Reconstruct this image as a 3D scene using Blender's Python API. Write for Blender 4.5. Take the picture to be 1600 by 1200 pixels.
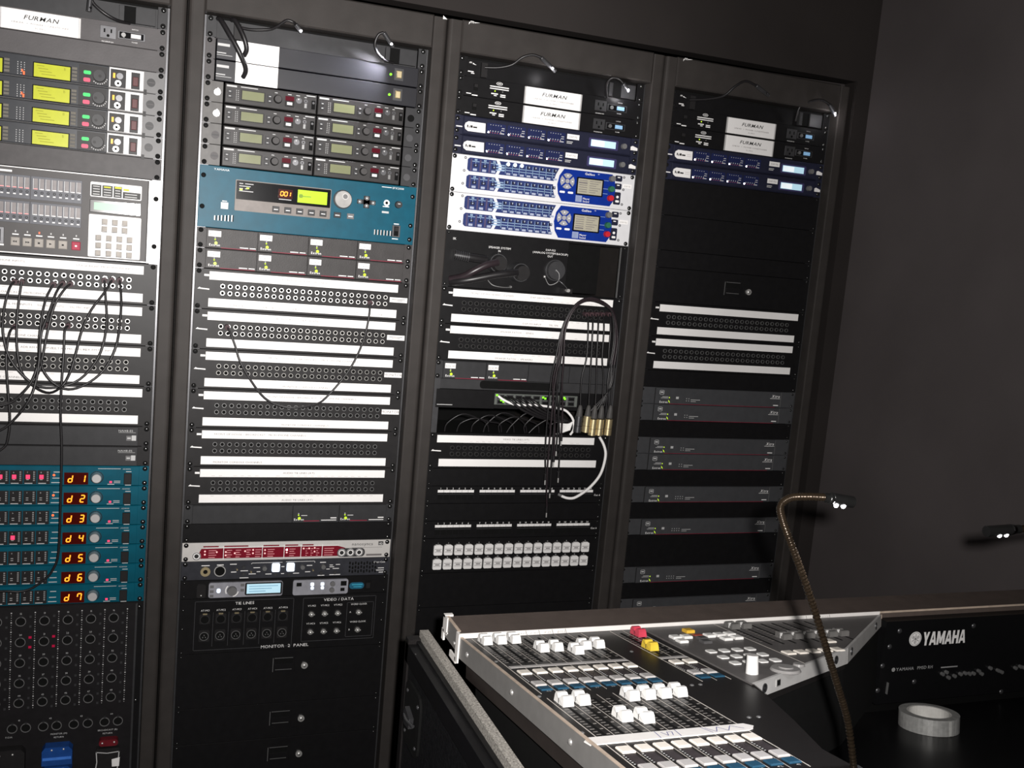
import bpy, math, random
from mathutils import Vector, Matrix
import bmesh
random.seed(7)
for _o in list(bpy.data.objects): bpy.data.objects.remove(_o)
SC = bpy.context.scene
COL = SC.collection
U = .04445            # one rack unit
ZO = 2.06             # height of the top of the rack opening above the floor
OFF = [-.55956, 0.0, .55904, 1.11714]   # left edge of the 19 inch panels of the four racks

# ---------------------------------------------------------------- camera
def vec(*a): return Vector(a)
CAMPOS = vec(-.1066, -2.2982, ZO - .44388)
yaw, pit, rol = -.36121246, .12920796, .08805595
_cz, _sz, _cx, _sx, _cy, _sy = math.cos(yaw), math.sin(yaw), math.cos(pit), math.sin(pit), math.cos(rol), math.sin(rol)
_B = Matrix(((1, 0, 0), (0, 0, -1), (0, 1, 0)))
_Yaw = Matrix(((_cz, _sz, 0), (-_sz, _cz, 0), (0, 0, 1)))
_Pit = Matrix(((1, 0, 0), (0, _cx, -_sx), (0, _sx, _cx)))
_Rol = Matrix(((_cy, -_sy, 0), (_sy, _cy, 0), (0, 0, 1)))
RW = _Rol @ _Pit @ _B @ _Yaw          # world -> camera (x right, y down, z forward)
cd = bpy.data.cameras.new('camera'); cam = bpy.data.objects.new('camera', cd); COL.objects.link(cam)
cd.sensor_width = 36; cd.lens = 1559.4955 * 36 / 1600; cd.clip_start = .02
CR, CU_, CF = Vector(RW[0]), -Vector(RW[1]), Vector(RW[2])
_M = Matrix.Identity(4)
for i in range(3):
    _M[i][0] = CR[i]; _M[i][1] = CU_[i]; _M[i][2] = -CF[i]; _M[i][3] = CAMPOS[i]
cam.matrix_world = _M
SC.camera = cam
# ---------------------------------------------------------------- light
w = bpy.data.worlds.new('world'); SC.world = w; w.use_nodes = True
w.node_tree.nodes['Background'].inputs[0].default_value = (.75, .8, 1, 1)
w.node_tree.nodes['Background'].inputs[1].default_value = .006
_aim = CF + CR * ((480 - 800) / 1559.5) - CU_ * ((260 - 600) / 1559.5)
for _e, _half in ((205, 25.5), (190, 65)):            # the camera's flash: bright core and wide spill of one flash tube
    fl = bpy.data.lights.new('camera_flash', 'SPOT'); flash = bpy.data.objects.new('camera_flash', fl); COL.objects.link(flash)
    fl.energy = _e; fl.shadow_soft_size = .012; fl.spot_size = math.radians(2 * _half); fl.spot_blend = 1.0; fl.color = (1, .965, .935)
    flash.location = CAMPOS + CR * .04 + CU_ * .022
    flash.rotation_euler = _aim.to_track_quat('-Z', 'Y').to_euler()
SC.view_settings.view_transform = 'Standard'
SC.view_settings.look = 'None'
SC.view_settings.exposure = 0
SC.view_settings.gamma = 1
SC.view_settings.use_curve_mapping = False

# ---------------------------------------------------------------- materials
def lin(c):
    c /= 255
    return c / 12.92 if c <= .04045 else ((c + .055) / 1.055) ** 2.4
def pix(r, g, b, f=1.2): return tuple(min(.92, lin(v) / (1.6 * f)) for v in (r, g, b))
MC = {}
def mat(name, col=(.5, .5, .5), rough=.5, metal=0., var=.12, scale=60., bump=0., emit=None, es=0., spec=.16, bscale=None, coat=0.):
    if name in MC: return MC[name]
    m = bpy.data.materials.new(name); m.use_nodes = True; nt = m.node_tree
    b = nt.nodes['Principled BSDF']
    b.inputs['Roughness'].default_value = rough; b.inputs['Metallic'].default_value = metal
    b.inputs['Specular IOR Level'].default_value = spec
    if coat: b.inputs['Coat Weight'].default_value = coat; b.inputs['Coat Roughness'].default_value = .15
    tc = nt.nodes.new('ShaderNodeTexCoord'); nz = nt.nodes.new('ShaderNodeTexNoise')
    nz.inputs['Scale'].default_value = scale; nz.inputs['Detail'].default_value = 4
    nt.links.new(tc.outputs['Object'], nz.inputs['Vector'])
    rp = nt.nodes.new('ShaderNodeValToRGB'); nt.links.new(nz.outputs['Fac'], rp.inputs[0])
    rp.color_ramp.elements[0].position = .3; rp.color_ramp.elements[1].position = .7
    rp.color_ramp.elements[0].color = tuple(c * (1 - var) for c in col) + (1,)
    rp.color_ramp.elements[1].color = tuple(min(.95, c * (1 + var)) for c in col) + (1,)
    nt.links.new(rp.outputs[0], b.inputs['Base Color'])
    if bump:
        n2 = nt.nodes.new('ShaderNodeTexNoise'); n2.inputs['Scale'].default_value = bscale or scale * 8; n2.inputs['Detail'].default_value = 2
        nt.links.new(tc.outputs['Object'], n2.inputs['Vector'])
        bp = nt.nodes.new('ShaderNodeBump'); bp.inputs['Strength'].default_value = bump; bp.inputs['Distance'].default_value = .001
        nt.links.new(n2.outputs['Fac'], bp.inputs['Height']); nt.links.new(bp.outputs[0], b.inputs['Normal'])
    if emit:
        b.inputs['Emission Color'].default_value = emit + (1,); b.inputs['Emission Strength'].default_value = es
    MC[name] = m
    return m
FRAME = mat('powder_coat_black', (.035, .031, .029), .55, var=.1, scale=25, bump=.25, bscale=900)
WALL = mat('dark_wall_paint', (.023, .0195, .0185), .75, var=.14, scale=3, bump=.15, bscale=300)
WALLR = mat('charcoal_wall_paint', (.072, .063, .063), .8, var=.12, scale=3, bump=.15, bscale=300)
CEIL = mat('ceiling_paint', (.03, .028, .027), .8)
FLOORM = mat('dark_carpet', (.02, .02, .022), .95, var=.3, scale=200, bump=.5)
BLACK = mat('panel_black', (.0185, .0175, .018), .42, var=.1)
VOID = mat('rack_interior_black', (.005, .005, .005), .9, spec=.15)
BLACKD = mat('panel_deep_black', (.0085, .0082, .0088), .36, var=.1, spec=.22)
DGREY = mat('panel_dark_grey', (.038, .038, .04), .4, var=.08)
GREY = mat('panel_grey', (.08, .075, .077), .45, var=.08, scale=30, bump=.1)
LGREY = mat('panel_light_grey', (.15, .148, .15), .4, var=.06)
SILVER = mat('brushed_silver', (.5, .49, .485), .4, .2, var=.05)
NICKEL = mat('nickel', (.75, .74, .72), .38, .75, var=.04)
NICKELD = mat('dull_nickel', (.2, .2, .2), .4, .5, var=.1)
BRASS = mat('brass', (.72, .6, .36), .35, .8, var=.05)
STEELD = mat('dark_steel', (.1, .1, .105), .35, .7, var=.1)
WHITE = mat('white_print', (.82, .81, .8), .6, var=.02)
PAPER = mat('paper_label', (.86, .845, .835), .7, var=.025, scale=20)
PRINT = mat('grey_print', (.5, .5, .5), .6, var=.02)
INK = mat('ink_grey', (.17, .155, .155), .7, var=.05)
INKL = mat('ink_pale', (.6, .57, .56), .7, var=.05)
INKD = mat('ink_black', (.03, .03, .03), .7, var=.05)
SCREWM = mat('black_screw', (.012, .012, .012), .16, .0, var=.1, spec=1.)
RUBBER = mat('cable_rubber', (.013, .012, .013), .38, var=.15, spec=.4)
CABLEP = mat('cable_purple_black', (.024, .017, .02), .35, var=.15, spec=.4)
GLASSB = mat('black_glass', (.006, .006, .007), .12, spec=.6)
TEAL = mat('teal_panel', pix(0, 104, 130, 1.25), .42, .0, var=.1, scale=40)
TEALD = mat('teal_converter_panel', pix(0, 88, 108, .8), .42, .0, var=.14, scale=30)
NAVY = mat('navy_panel', (.017, .0185, .036), .42, var=.08)
BLUE = mat('royal_blue_panel', pix(18, 55, 160, .95), .42, var=.05)
BLUED = mat('dark_blue_block', pix(38, 45, 88, .9), .45, var=.1, scale=90)
REDW = mat('dark_red_window', (.07, .006, .012), .2, var=.05)
CRIMSON = mat('crimson_panel', pix(120, 18, 36, .62), .4, var=.06)
LCDG = mat('lcd_unlit_olive', pix(152, 156, 118, 1.15), .3, var=.03)
LCDY = mat('lcd_yellow_green', (.3, .32, .02), .3, var=.06, emit=(.62, .62, .015), es=.35)
LCDL = mat('lcd_lime', (.2, .32, .02), .3, var=.04, emit=(.52, .85, .0), es=.75)
LCDA = mat('lcd_aqua', (.16, .3, .2), .3, var=.04, emit=(.42, .8, .5), es=.25)
LCDC = mat('lcd_pale_cyan', (.4, .6, .7), .3, var=.05, emit=(.55, .85, 1.), es=.45)
LCDW = mat('lcd_warm_grey', pix(205, 200, 180, 1.0), .3, var=.05, scale=200)
LEDR = mat('led_red', (.5, .02, .02), .3, emit=(1, .09, .02), es=3.)
LEDSEG = mat('led_segment_amber', (.6, .2, .02), .3, emit=(1, .3, .02), es=2.0)
LEDPINK = mat('led_magenta', (.5, .05, .1), .3, emit=(1, .04, .12), es=1.2)
LEDG = mat('led_green', (.1, .5, .02), .3, emit=(.25, .9, .03), es=1.4)
LEDYG = mat('led_lime', (.3, .5, .03), .3, emit=(.55, .8, .03), es=.9)
LEDW = mat('lamp_led_white', (.9, .9, .9), .3, emit=(1, .98, 1), es=14)
LEDB = mat('backlit_white_blue', (.8, .85, .95), .3, emit=(.7, .82, 1), es=1.6)
LEDO = mat('led_orange', (.5, .2, .02), .3, emit=(1, .45, .05), es=1.3)
GRNBTN = mat('green_backlit_key', (.05, .45, .12), .4, emit=(.02, .55, .12), es=.5)
REDBTN = mat('red_backlit_key', (.6, .08, .14), .4, emit=(.6, .05, .12), es=.25)
BEIGE = mat('beige_key', pix(205, 198, 190, 1.15), .5)
REDKEY = mat('red_record_key', pix(205, 70, 95, 1.15), .5)
AMBERK = mat('grey_brown_key', (.13, .12, .1), .5)

# ---------------------------------------------------------------- mesh helpers
class MB:
    """collects geometry; tf maps (a, b, c) to local metres, kb = size of one b unit in a units"""
    def __init__(s, tf=None, kb=1.):
        s.v = []; s.f = []; s.mi = []; s.mats = []; s.cur = 0; s.tf = tf or (lambda a, b, c: (a, b, c)); s.kb = kb; s.sm = []
    def m(s, mt):
        if mt not in s.mats: s.mats.append(mt)
        s.cur = s.mats.index(mt); return s
    def add(s, vs, fs, smooth=False, raw=False):
        n = len(s.v)
        s.v += [tuple(p) for p in vs] if raw else [s.tf(*p) for p in vs]
        for f in fs: s.f.append([n + i for i in f]); s.mi.append(s.cur); s.sm.append(smooth)
        return s
    def box(s, a0, a1, b0, b1, c0, c1, ch=0.):
        if ch:
            k = ch / s.kb
            vs = [(a0, b0, c0), (a1, b0, c0), (a1, b1, c0), (a0, b1, c0), (a0, b0, c1 - ch), (a1, b0, c1 - ch), (a1, b1, c1 - ch), (a0, b1, c1 - ch),
                  (a0 + ch, b0 + k, c1), (a1 - ch, b0 + k, c1), (a1 - ch, b1 - k, c1), (a0 + ch, b1 - k, c1)]
            fs = [(0, 3, 2, 1), (8, 9, 10, 11)]
            for i in range(4):
                j = (i + 1) % 4; fs += [(i, j, 4 + j, 4 + i), (4 + i, 4 + j, 8 + j, 8 + i)]
            return s.add(vs, fs)
        vs = [(a, b, c) for c in (c0, c1) for a, b in ((a0, b0), (a1, b0), (a1, b1), (a0, b1))]
        return s.add(vs, [(0, 3, 2, 1), (4, 5, 6, 7), (0, 1, 5, 4), (1, 2, 6, 5), (2, 3, 7, 6), (3, 0, 4, 7)])
    def poly(s, pts, c0, c1, back=False):
        n = len(pts); vs = [(a, b, c0) for a, b in pts] + [(a, b, c1) for a, b in pts]
        fs = [tuple(range(n, 2 * n))] + [(i, (i + 1) % n, n + (i + 1) % n, n + i) for i in range(n)]
        if back: fs.append(tuple(range(n))[::-1])
        return s.add(vs, fs)
    def rr(s, a0, a1, b0, b1, r, c0, c1, seg=3):
        k = s.kb; pts = []
        for (ca, cb, q) in ((a1 - r, b1 - r / k, 0), (a0 + r, b1 - r / k, 1), (a0 + r, b0 + r / k, 2), (a1 - r, b0 + r / k, 3)):
            for i in range(seg + 1):
                t = math.pi / 2 * (q + i / seg); pts.append((ca + r * math.cos(t), cb + r / k * math.sin(t)))
        return s.poly(pts, c0, c1)
    def cyl(s, a, b, r, c0, c1, seg=14, r1=None, ph=0.):
        r1 = r if r1 is None else r1
        vs = []
        for c, rr in ((c0, r), (c1, r1)):
            for i in range(seg):
                t = 2 * math.pi * i / seg + ph; vs.append((a + rr * math.cos(t), b + rr / s.kb * math.sin(t), c))
        s.add(vs, [(i, (i + 1) % seg, seg + (i + 1) % seg, seg + i) for i in range(seg)], smooth=seg > 8)
        return s.add(vs[seg:], [tuple(range(seg))])
    def ring(s, a, b, ro, ri, c0, c1, seg=14, cin=None):
        cin = c0 if cin is None else cin
        vs = []
        for c, rr in ((c0, ro), (c1, ro), (c1, ri), (cin, ri)):
            for i in range(seg):
                t = 2 * math.pi * i / seg; vs.append((a + rr * math.cos(t), b + rr / s.kb * math.sin(t), c))
        fs = []
        for k in range(3):
            for i in range(seg):
                j = (i + 1) % seg; fs.append((k * seg + i, k * seg + j, (k + 1) * seg + j, (k + 1) * seg + i))
        return s.add(vs, fs)
    def dome(s, a, b, r, c0, h, seg=10, rings=3):
        vs = []; fs = []
        for k in range(rings):
            t = k / rings * math.pi / 2
            for i in range(seg):
                p = 2 * math.pi * i / seg; vs.append((a + r * math.cos(t) * math.cos(p), b + r / s.kb * math.cos(t) * math.sin(p), c0 + h * math.sin(t)))
        vs.append((a, b, c0 + h))
        for k in range(rings - 1):
            for i in range(seg):
                j = (i + 1) % seg; fs.append((k * seg + i, k * seg + j, (k + 1) * seg + j, (k + 1) * seg + i))
        for i in range(seg): fs.append(((rings - 1) * seg + i, (rings - 1) * seg + (i + 1) % seg, len(vs) - 1))
        return s.add(vs, fs, smooth=True)
    def tube(s, pts, r, seg=7, sub=4, cap=True, taper=None):
        P = [Vector(s.tf(*p)) for p in pts]
        if sub > 1 and len(P) > 2:
            Q = []
            for i in range(len(P) - 1):
                p0, p1, p2, p3 = P[max(i - 1, 0)], P[i], P[i + 1], P[min(i + 2, len(P) - 1)]
                for k in range(sub):
                    t = k / sub
                    Q.append(.5 * ((2 * p1) + (p2 - p0) * t + (2 * p0 - 5 * p1 + 4 * p2 - p3) * t * t + (3 * p1 - p0 - 3 * p2 + p3) * t ** 3))
            Q.append(P[-1]); P = Q
        n = len(P); vs = []; fs = []; up = Vector((.31, .2, .93))
        T0 = (P[1] - P[0]).normalized(); nx = T0.cross(up)
        if nx.length < .05: nx = T0.cross(Vector((1, 0, 0)))
        nx.normalize()
        for i in range(n):
            T = (P[min(i + 1, n - 1)] - P[max(i - 1, 0)]).normalized()
            nx = (nx - T * nx.dot(T)).normalized(); ny = T.cross(nx)
            rr = r if taper is None else r + (taper - r) * i / (n - 1)
            if callable(r): rr = r(i / (n - 1))
            for k in range(seg):
                t = 2 * math.pi * k / seg; vs.append(P[i] + nx * (rr * math.cos(t)) + ny * (rr * math.sin(t)))
        for i in range(n - 1):
            for k in range(seg):
                j = (k + 1) % seg; fs.append((i * seg + k, i * seg + j, (i + 1) * seg + j, (i + 1) * seg + k))
        s.add(vs, fs, smooth=True, raw=True)
        if cap:
            s.add(vs[:seg], [tuple(range(seg))[::-1]], raw=True); s.add(vs[-seg:], [tuple(range(seg))], raw=True)
        return s
    def text(s, st, a, b, h, c=.35, al='C', sx=1., bold=False, flip=False, shear=0., c0=0.):
        G = GLY[bool(bold)]; W = 0; seq = []
        for chv in st:
            g = G.get(chv)
            if g is None: W += .45; continue
            seq.append((g, W)); W += g[2] + .16
        W = max(0, W - .16); o = {'C': -W / 2, 'L': 0, 'R': -W}[al]; q = -1 if flip else 1
        for g, x0 in seq:
            vs = [(a + q * (x0 + o + x + shear * y) * h * sx, b - q * (y - .0) * h / s.kb, c) for x, y in g[0]]
            s.add(vs, g[1])
        return s
    def dash(s, a0, a1, b, h, c=.3):
        k = h / 2 / s.kb; return s.add([(a0, b - k, c), (a1, b - k, c), (a1, b + k, c), (a0, b + k, c)], [(0, 1, 2, 3)])
    def mesh(s, name):
        me = bpy.data.meshes.new(name); me.from_pydata(s.v, [], s.f)
        for mt in s.mats: me.materials.append(mt)
        me.polygons.foreach_set('material_index', s.mi); me.polygons.foreach_set('use_smooth', s.sm)
        bm = bmesh.new(); bm.from_mesh(me); bmesh.ops.recalc_face_normals(bm, faces=bm.faces); bm.to_mesh(me); bm.free()
        return me

def make_glyphs(offset):
    chars = sorted(set("ABCDEFGHIJKLMNOPQRSTUVWXYZabcdefghijklmnopqrstuvwxyz0123456789-/().&'+"))
    obs = []
    for ch in chars:
        cu = bpy.data.curves.new('g', 'FONT'); cu.body = ch; cu.resolution_u = 2; cu.offset = offset
        o = bpy.data.objects.new('g', cu); COL.objects.link(o); obs.append(o)
    bpy.context.view_layer.update(); dg = bpy.context.evaluated_depsgraph_get(); raw = {}
    for ch, o in zip(chars, obs):
        me = bpy.data.meshes.new_from_object(o.evaluated_get(dg))
        raw[ch] = ([(v.co.x, v.co.y) for v in me.vertices], [tuple(p.vertices) for p in me.polygons]); bpy.data.meshes.remove(me)
    for o in obs:
        cu = o.data; bpy.data.objects.remove(o); bpy.data.curves.remove(cu)
    H = max(y for _, y in raw['H'][0]); y0 = min(y for _, y in raw['H'][0]); H -= y0; out = {}
    for ch, (vs, fs) in raw.items():
        x0 = min(x for x, _ in vs); x1 = max(x for x, _ in vs)
        out[ch] = ([((x - x0) / H, (y - y0) / H) for x, y in vs], fs, (x1 - x0) / H)
    return out
GLY = {False: make_glyphs(0.0), True: make_glyphs(.012)}

def obj(name, data, parent=None, loc=None, rot=None, label=None):
    o = bpy.data.objects.new(name, data); COL.objects.link(o)
    if parent: o.parent = parent
    if loc: o.location = loc
    if rot: o.rotation_euler = rot
    if label: o['label'] = label
    return o
def root(name, label, cat, loc=(0, 0, 0), group=None, rot=None):
    o = obj(name, None, None, loc, rot); o.empty_display_size = .05
    o['label'] = label; o['category'] = cat
    if group: o['group'] = group
    return o
def struct(name, mb):
    o = obj(name, mb.mesh(name)); o['kind'] = 'structure'; return o
# shared small parts (metres, front is -y)
def ytf(a, b, c): return (a / 1000, -c / 1000, -b / 1000)
_m = MB(ytf); _m.m(SCREWM).dome(0, 0, 5.4, 0, 3.4, 12, 4); _m.m(VOID).cyl(0, 0, 1.5, 3.2, 3.5, 6); SCREW = _m.mesh('screw')
_m = MB(ytf); _m.m(SCREWM).dome(0, 0, 3.3, 0, 2.2, 10, 3); SCREWS = _m.mesh('small_screw')
def jackmesh(nm, ringm, ro, ri):
    m_ = MB(ytf); m_.m(ringm).cyl(0, 0, ro, 0, .9, 12, ro * .94).ring(0, 0, ro * .94, ri, .9, 2.4, 12, .8); m_.m(VOID).cyl(0, 0, ri + .1, .4, 1.1, 12); return m_.mesh(nm)
JACKN = jackmesh('jack', NICKEL, 5.2, 3.6)
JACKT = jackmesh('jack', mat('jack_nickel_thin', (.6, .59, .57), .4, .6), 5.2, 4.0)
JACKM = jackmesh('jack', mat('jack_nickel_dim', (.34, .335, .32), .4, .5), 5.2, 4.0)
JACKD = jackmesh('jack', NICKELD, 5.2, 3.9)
JACKB = jackmesh('jack', mat('jack_black_rim', (.06, .058, .058), .35, .3, spec=.5), 5.6, 4.3)

class Un:
    """one piece of rack gear: (mm from panel left, U from rack top, mm out of the panel)"""
    def __init__(s, name, label, cat, r, b0, n, group=None):
        s.b0 = b0; s.n = n; s.r = r
        s.o = root(name, label, cat, (OFF[r] + .2413, 0, ZO - (b0 + n) * U), group)
        s.tf = lambda a, b, c, _e=b0 + n: (a / 1000 - .2413, -c / 1000, (_e - b) * U)
    def mb(s): return MB(s.tf, 44.45)
    def part(s, name, mb, parent=None, label=None):
        return obj(name, mb.mesh(name), parent or s.o, label=label)
    def put(s, name, mesh, a, b, c=3., parent=None, label=None):
        return obj(name, mesh, parent or s.o, s.tf(a, b, c), label=label)
    def face(s, mt, a0=.3, a1=482.3, th=3., ch=.8, depth=180, name='faceplate'):
        m = s.mb(); m.m(mt).box(a0, a1, s.b0 + .008, s.b0 + s.n - .008, 0, th, ch)
        if depth: m.m(VOID).box(20, 462, s.b0 + .03, s.b0 + s.n - .03, -depth, -.2)
        return s.part(name, m)
    def screws(s, bs=None, cols=(8.75, 473.85), mesh=None):
        if bs is None: bs = [s.b0 + .14, s.b0 + s.n - .14] + ([s.b0 + s.n / 2 - .14, s.b0 + s.n / 2 + .14] if s.n >= 4 else [])
        for b in bs:
            for a in cols: s.put('screw', mesh or SCREW, a, b)
# ---------------------------------------------------------------- the room
XR = 1.70      # inner face of the right-hand wall
m = MB(); m.m(FLOORM).box(-2.6, XR + .1, -4.2, .9, -.05, 0); struct('floor', m)
m = MB(); m.m(CEIL).box(-2.6, XR + .1, -4.2, .9, 3.0, 3.05); struct('ceiling', m)
m = MB()
m.m(WALL).box(-2.6, XR, -.03, .02, ZO + .088, 3.0)             # soffit above the racks
m.box(-2.6, -.61, -.03, .02, 0, ZO + .088); m.box(1.653, XR, -.03, .02, 0, ZO + .088)
m.m(VOID).box(-2.6, XR, .85, .87, 0, 3.0)
struct('wall_back', m)
m = MB(); m.m(WALLR).box(XR, XR + .1, -4.2, .87, 0, 3.0); struct('wall_right', m)

# ---------------------------------------------------------------- the four rack cabinets
def cabinet(r, label):
    o = root('rack_cabinet', label, 'rack cabinet', (OFF[r] + .2413, 0, 0), 'tall black equipment racks')
    H0, H1 = .05, ZO + .074; half = .2795
    def stile(sg):
        xo, xi = half - .0015, .2413 + .0045; pts = []
        for k in range(5):
            t = math.pi / 2 * k / 4; pts.append((xo - .009 + .009 * math.cos(t), -.021 - .009 * math.sin(t)))
        for k in range(3):
            t = math.pi / 2 * k / 2; pts.append((xi + .003 - .003 * math.sin(t), -.027 - .003 * math.cos(t)))
        pts += [(xi, .02), (xo, .02)]
        mm = MB(lambda a, b, c: (sg * a, b, c)); mm.m(FRAME).poly(pts, H0, H1 - .004, True)
        obj('stile', mm.mesh('stile'), o)
    stile(-1); stile(1)
    mm = MB(lambda a, b, c: (a, -c, b)); mm.m(FRAME).box(-.2458, .2458, ZO + .0015, H1 - .001, -.02, .0298, .003); obj('top_rail', mm.mesh('top_rail'), o)
    mm = MB(lambda a, b, c: (a, -c, b)); mm.m(FRAME).box(-.2458, .2458, H0, ZO - 44 * U - .002, -.02, .0298, .003); obj('bottom_rail', mm.mesh('bottom_rail'), o)
    for sg in (-1, 1):
        mm = MB(); mm.m(FRAME).box(sg * .2765, sg * .2785, .02, .8, H0, H1); obj('side_panel', mm.mesh('side_panel'), o)
        mm = MB(); mm.m(STEELD).box(sg * .2235, sg * .245, .0005, .003, ZO - 44 * U, ZO).box(sg * .243, sg * .245, .003, .03, ZO - 44 * U, ZO); obj('mounting_rail', mm.mesh('mounting_rail'), o)
    mm = MB(); mm.m(VOID).box(-.2765, .2765, .78, .8, H0, H1); obj('back_panel', mm.mesh('back_panel'), o)
    mm = MB(); mm.m(FRAME).box(-.2785, .2785, .0, .8, H1, H1 + .0015); obj('top_panel', mm.mesh('top_panel'), o)
    mm = MB(); mm.m(BLACK).box(-.27, .27, .01, .78, 0, H0); obj('base', mm.mesh('base'), o)
    if r >= 2:
        mm = MB(lambda a, b, c: (a / 1000 - .2413, -.03 - c / 1000, ZO - b / 1000)); mm.m(WHITE)
        mm.text('m', 12, -68, 7, .3, 'L', 1.25, True, shear=.2).add([(10, -70, .3), (14, -70, .3), (9, -64, .3)], [(0, 1, 2)]).add([(22, -71, .3), (36, -71.5, .3), (23, -69, .3)], [(0, 1, 2)])
        obj('maker_logo', mm.mesh('maker_logo'), o, label='small white printed logo')
    if r == 1:  # bit of reflected light at the top seam, painted as a white triangle
        mm = MB(lambda a, b, c: (a / 1000 - .2413, -.03 - c / 1000, ZO - b / 1000)); mm.m(WHITE).add([(507, -74, .3), (507, -66, .3), (517, -67, .3)], [(0, 1, 2)])
        obj('mark', mm.mesh('mark'), o, label='painted reflection, small white triangular sticker at the top corner')
    return o
cabinet(0, 'tall black rack cabinet furthest left, cut by the picture edge')
cabinet(1, 'tall black rack cabinet holding the wide teal unit, second from left')
cabinet(2, 'tall black rack cabinet holding the white and blue processors')
cabinet(3, 'tall black rack cabinet nearest the bare right wall')

# ---------------------------------------------------------------- rack lamp panels (top unit of every rack)
PATH = {
'L2a':[(79,1.71,20),(83,1.4,29),(75,0.86,32),(59,0.23,26),(51,0.12,15)],
'L2b':[(79,2.73,20),(83,2.35,32),(67,1.66,44),(45,0.88,41),(29,0.31,30),(23,0.16,15)],
'g2a':[(71,0.38,5),(95,0.42,12),(129,0.31,20),(145,0.14,30),(161,-0.14,40),(175,-0.1,42),(180,-0.01,45)],'g2ah':[(180,-0.01,45),(194,0.28,40)],
'g2b':[(405,0.94,8),(385,0.91,17),(363,0.61,26),(356,0.21,32),(362,-0.2,36),(372,-0.31,40)],'g2bh':[(372,-0.31,40),(397,0.27,32)],
'g3a':[(64,0.45,5),(96,0.38,14),(124,0.17,24),(143,-0.22,36),(165,-0.41,42),(186,-0.33,45)],'g3ah':[(186,-0.33,45),(229,0.2,35)],
'g3b':[(382,1.05,8),(373,0.41,16),(380,0.06,25),(397,0.06,30),(408,0.27,35)],'g3bh':[(408,0.27,35),(428,0.61,28)],
'g4a':[(52,0.47,5),(96,0.33,17),(135,0.06,29),(156,-0.47,41),(183,-0.86,45),(216,-0.72,45)],'g4ah':[(216,-0.72,45),(262,-0.35,35)],
'g4b':[(372,0.74,8),(372,-0.03,19),(396,-0.42,30),(423,-0.56,38),(445,-0.34,45)],'g4bh':[(445,-0.34,45),(472,0.2,40)],
'g1a':[(409,0.98,8),(386,1.02,32),(362,0.83,40),(341,0.48,40),(336,0.2,40)],'g1ah':[(335,0.14,40),(333,0.85,40)],
'g1b':[(75,0.5,5),(110,.45,20),(140,.2,35),(165,-.2,42),(190,-.2,45)],'g1bh':[(190,-.2,45),(215,.2,40)],
}
def lamp(u, key, on, power, aim=None):
    g = u.mb(); g.m(RUBBER).tube(PATH[key], .0032, 7, 4); nk = u.part('gooseneck', g)
    (a0, b0, c0), (a1, b1, c1) = PATH[key + 'h']
    h = u.mb(); h.m(STEELD).tube([(a0, b0, c0), (a0 + (a1 - a0) * .15, b0 + (b1 - b0) * .15, c0 + (c1 - c0) * .15), (a0 + (a1 - a0) * .9, b0 + (b1 - b0) * .9, c0 + (c1 - c0) * .9), (a1, b1, c1)], lambda t: .0052 if .1 < t < .93 else .004, 10, 3)
    hd = u.part('lamp_head', h)
    t = .72; ea, eb, ec = a0 + (a1 - a0) * t, b0 + (b1 - b0) * t, c0 + (c1 - c0) * t
    e = u.mb(); e.m(LEDW if on else GLASSB).dome(ea + 1.5, eb + .05, 3.2, ec + 2.4, 3.4, 10, 3)
    obj('bulb', e.mesh('bulb'), hd)
    if on and power:
        ld = bpy.data.lights.new('rack_lamp_light', 'POINT'); ld.energy = power; ld.shadow_soft_size = .004; ld.color = (1, .97, 1)
        lo = bpy.data.objects.new('rack_lamp_light', ld); COL.objects.link(lo); lo.parent = hd; p = u.tf(ea + 1, eb + .35, ec + 9); lo.location = p
        if key == 'g2b':
            ld.energy = 0; sd = bpy.data.lights.new('rack_lamp_beam', 'SPOT'); sd.energy = 5.5; sd.spot_size = math.radians(95); sd.spot_blend = 1; sd.shadow_soft_size = .004; sd.color = (.93, .93, 1)
            so = bpy.data.objects.new('rack_lamp_beam', sd); COL.objects.link(so); so.parent = hd; so.location = p
            so.rotation_euler = (Vector(u.tf(318, 2.2, 8)) - Vector(p)).to_track_quat('-Z', 'Y').to_euler()
def lamp_panel(r, label, keys, ons, powers):
    u = Un('rack_lamp_panel', label, 'lamp panel', r, 0, 1, 'lamp panels at the top of the racks')
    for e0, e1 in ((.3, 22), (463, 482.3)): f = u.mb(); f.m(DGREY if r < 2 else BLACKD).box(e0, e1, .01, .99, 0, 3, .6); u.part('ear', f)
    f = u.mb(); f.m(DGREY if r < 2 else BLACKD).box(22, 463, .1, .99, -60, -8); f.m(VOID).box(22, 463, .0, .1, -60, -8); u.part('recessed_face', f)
    f = u.mb(); f.m(DGREY).box(420, 459, .17, .92, -8, 2.5, .5).box(388, 398, .17, .92, -8, 1.5, .5); f.m(VOID).box(398, 420, .17, .92, -8, -2); u.part('lamp_housing', f)
    f = u.mb(); f.m(BLACK).box(57, 72, .2, .95, -8, 2.5, .5); u.part('lamp_housing', f)
    for k, on, p in zip(keys, ons, powers): lamp(u, k, on, p)
    u.screws()
    if r >= 2:
        t = u.mb(); t.m(WHITE).text('m', 26, .34, 5, .0, 'L', 1.2, True, shear=.2).add([(34, .36, 0), (44, .4, 0), (35, .3, 0)], [(0, 1, 2)]); t.dash(24, 38, .75, 2.2, 0).dash(32, 40, .83, 2, 0)
        obj('lettering', t.mesh('lettering'), u.o, (0, -.0035, 0))
    return u
lamp_panel(0, 'lamp panel above the white labelled power conditioner in the leftmost rack', ('g1a', 'g1b'), (False, False), (0, 0))
lamp_panel(1, 'lamp panel with two lit goosenecks above the glossy black power units', ('g2a', 'g2b'), (True, True), (.03, .28))
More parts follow.
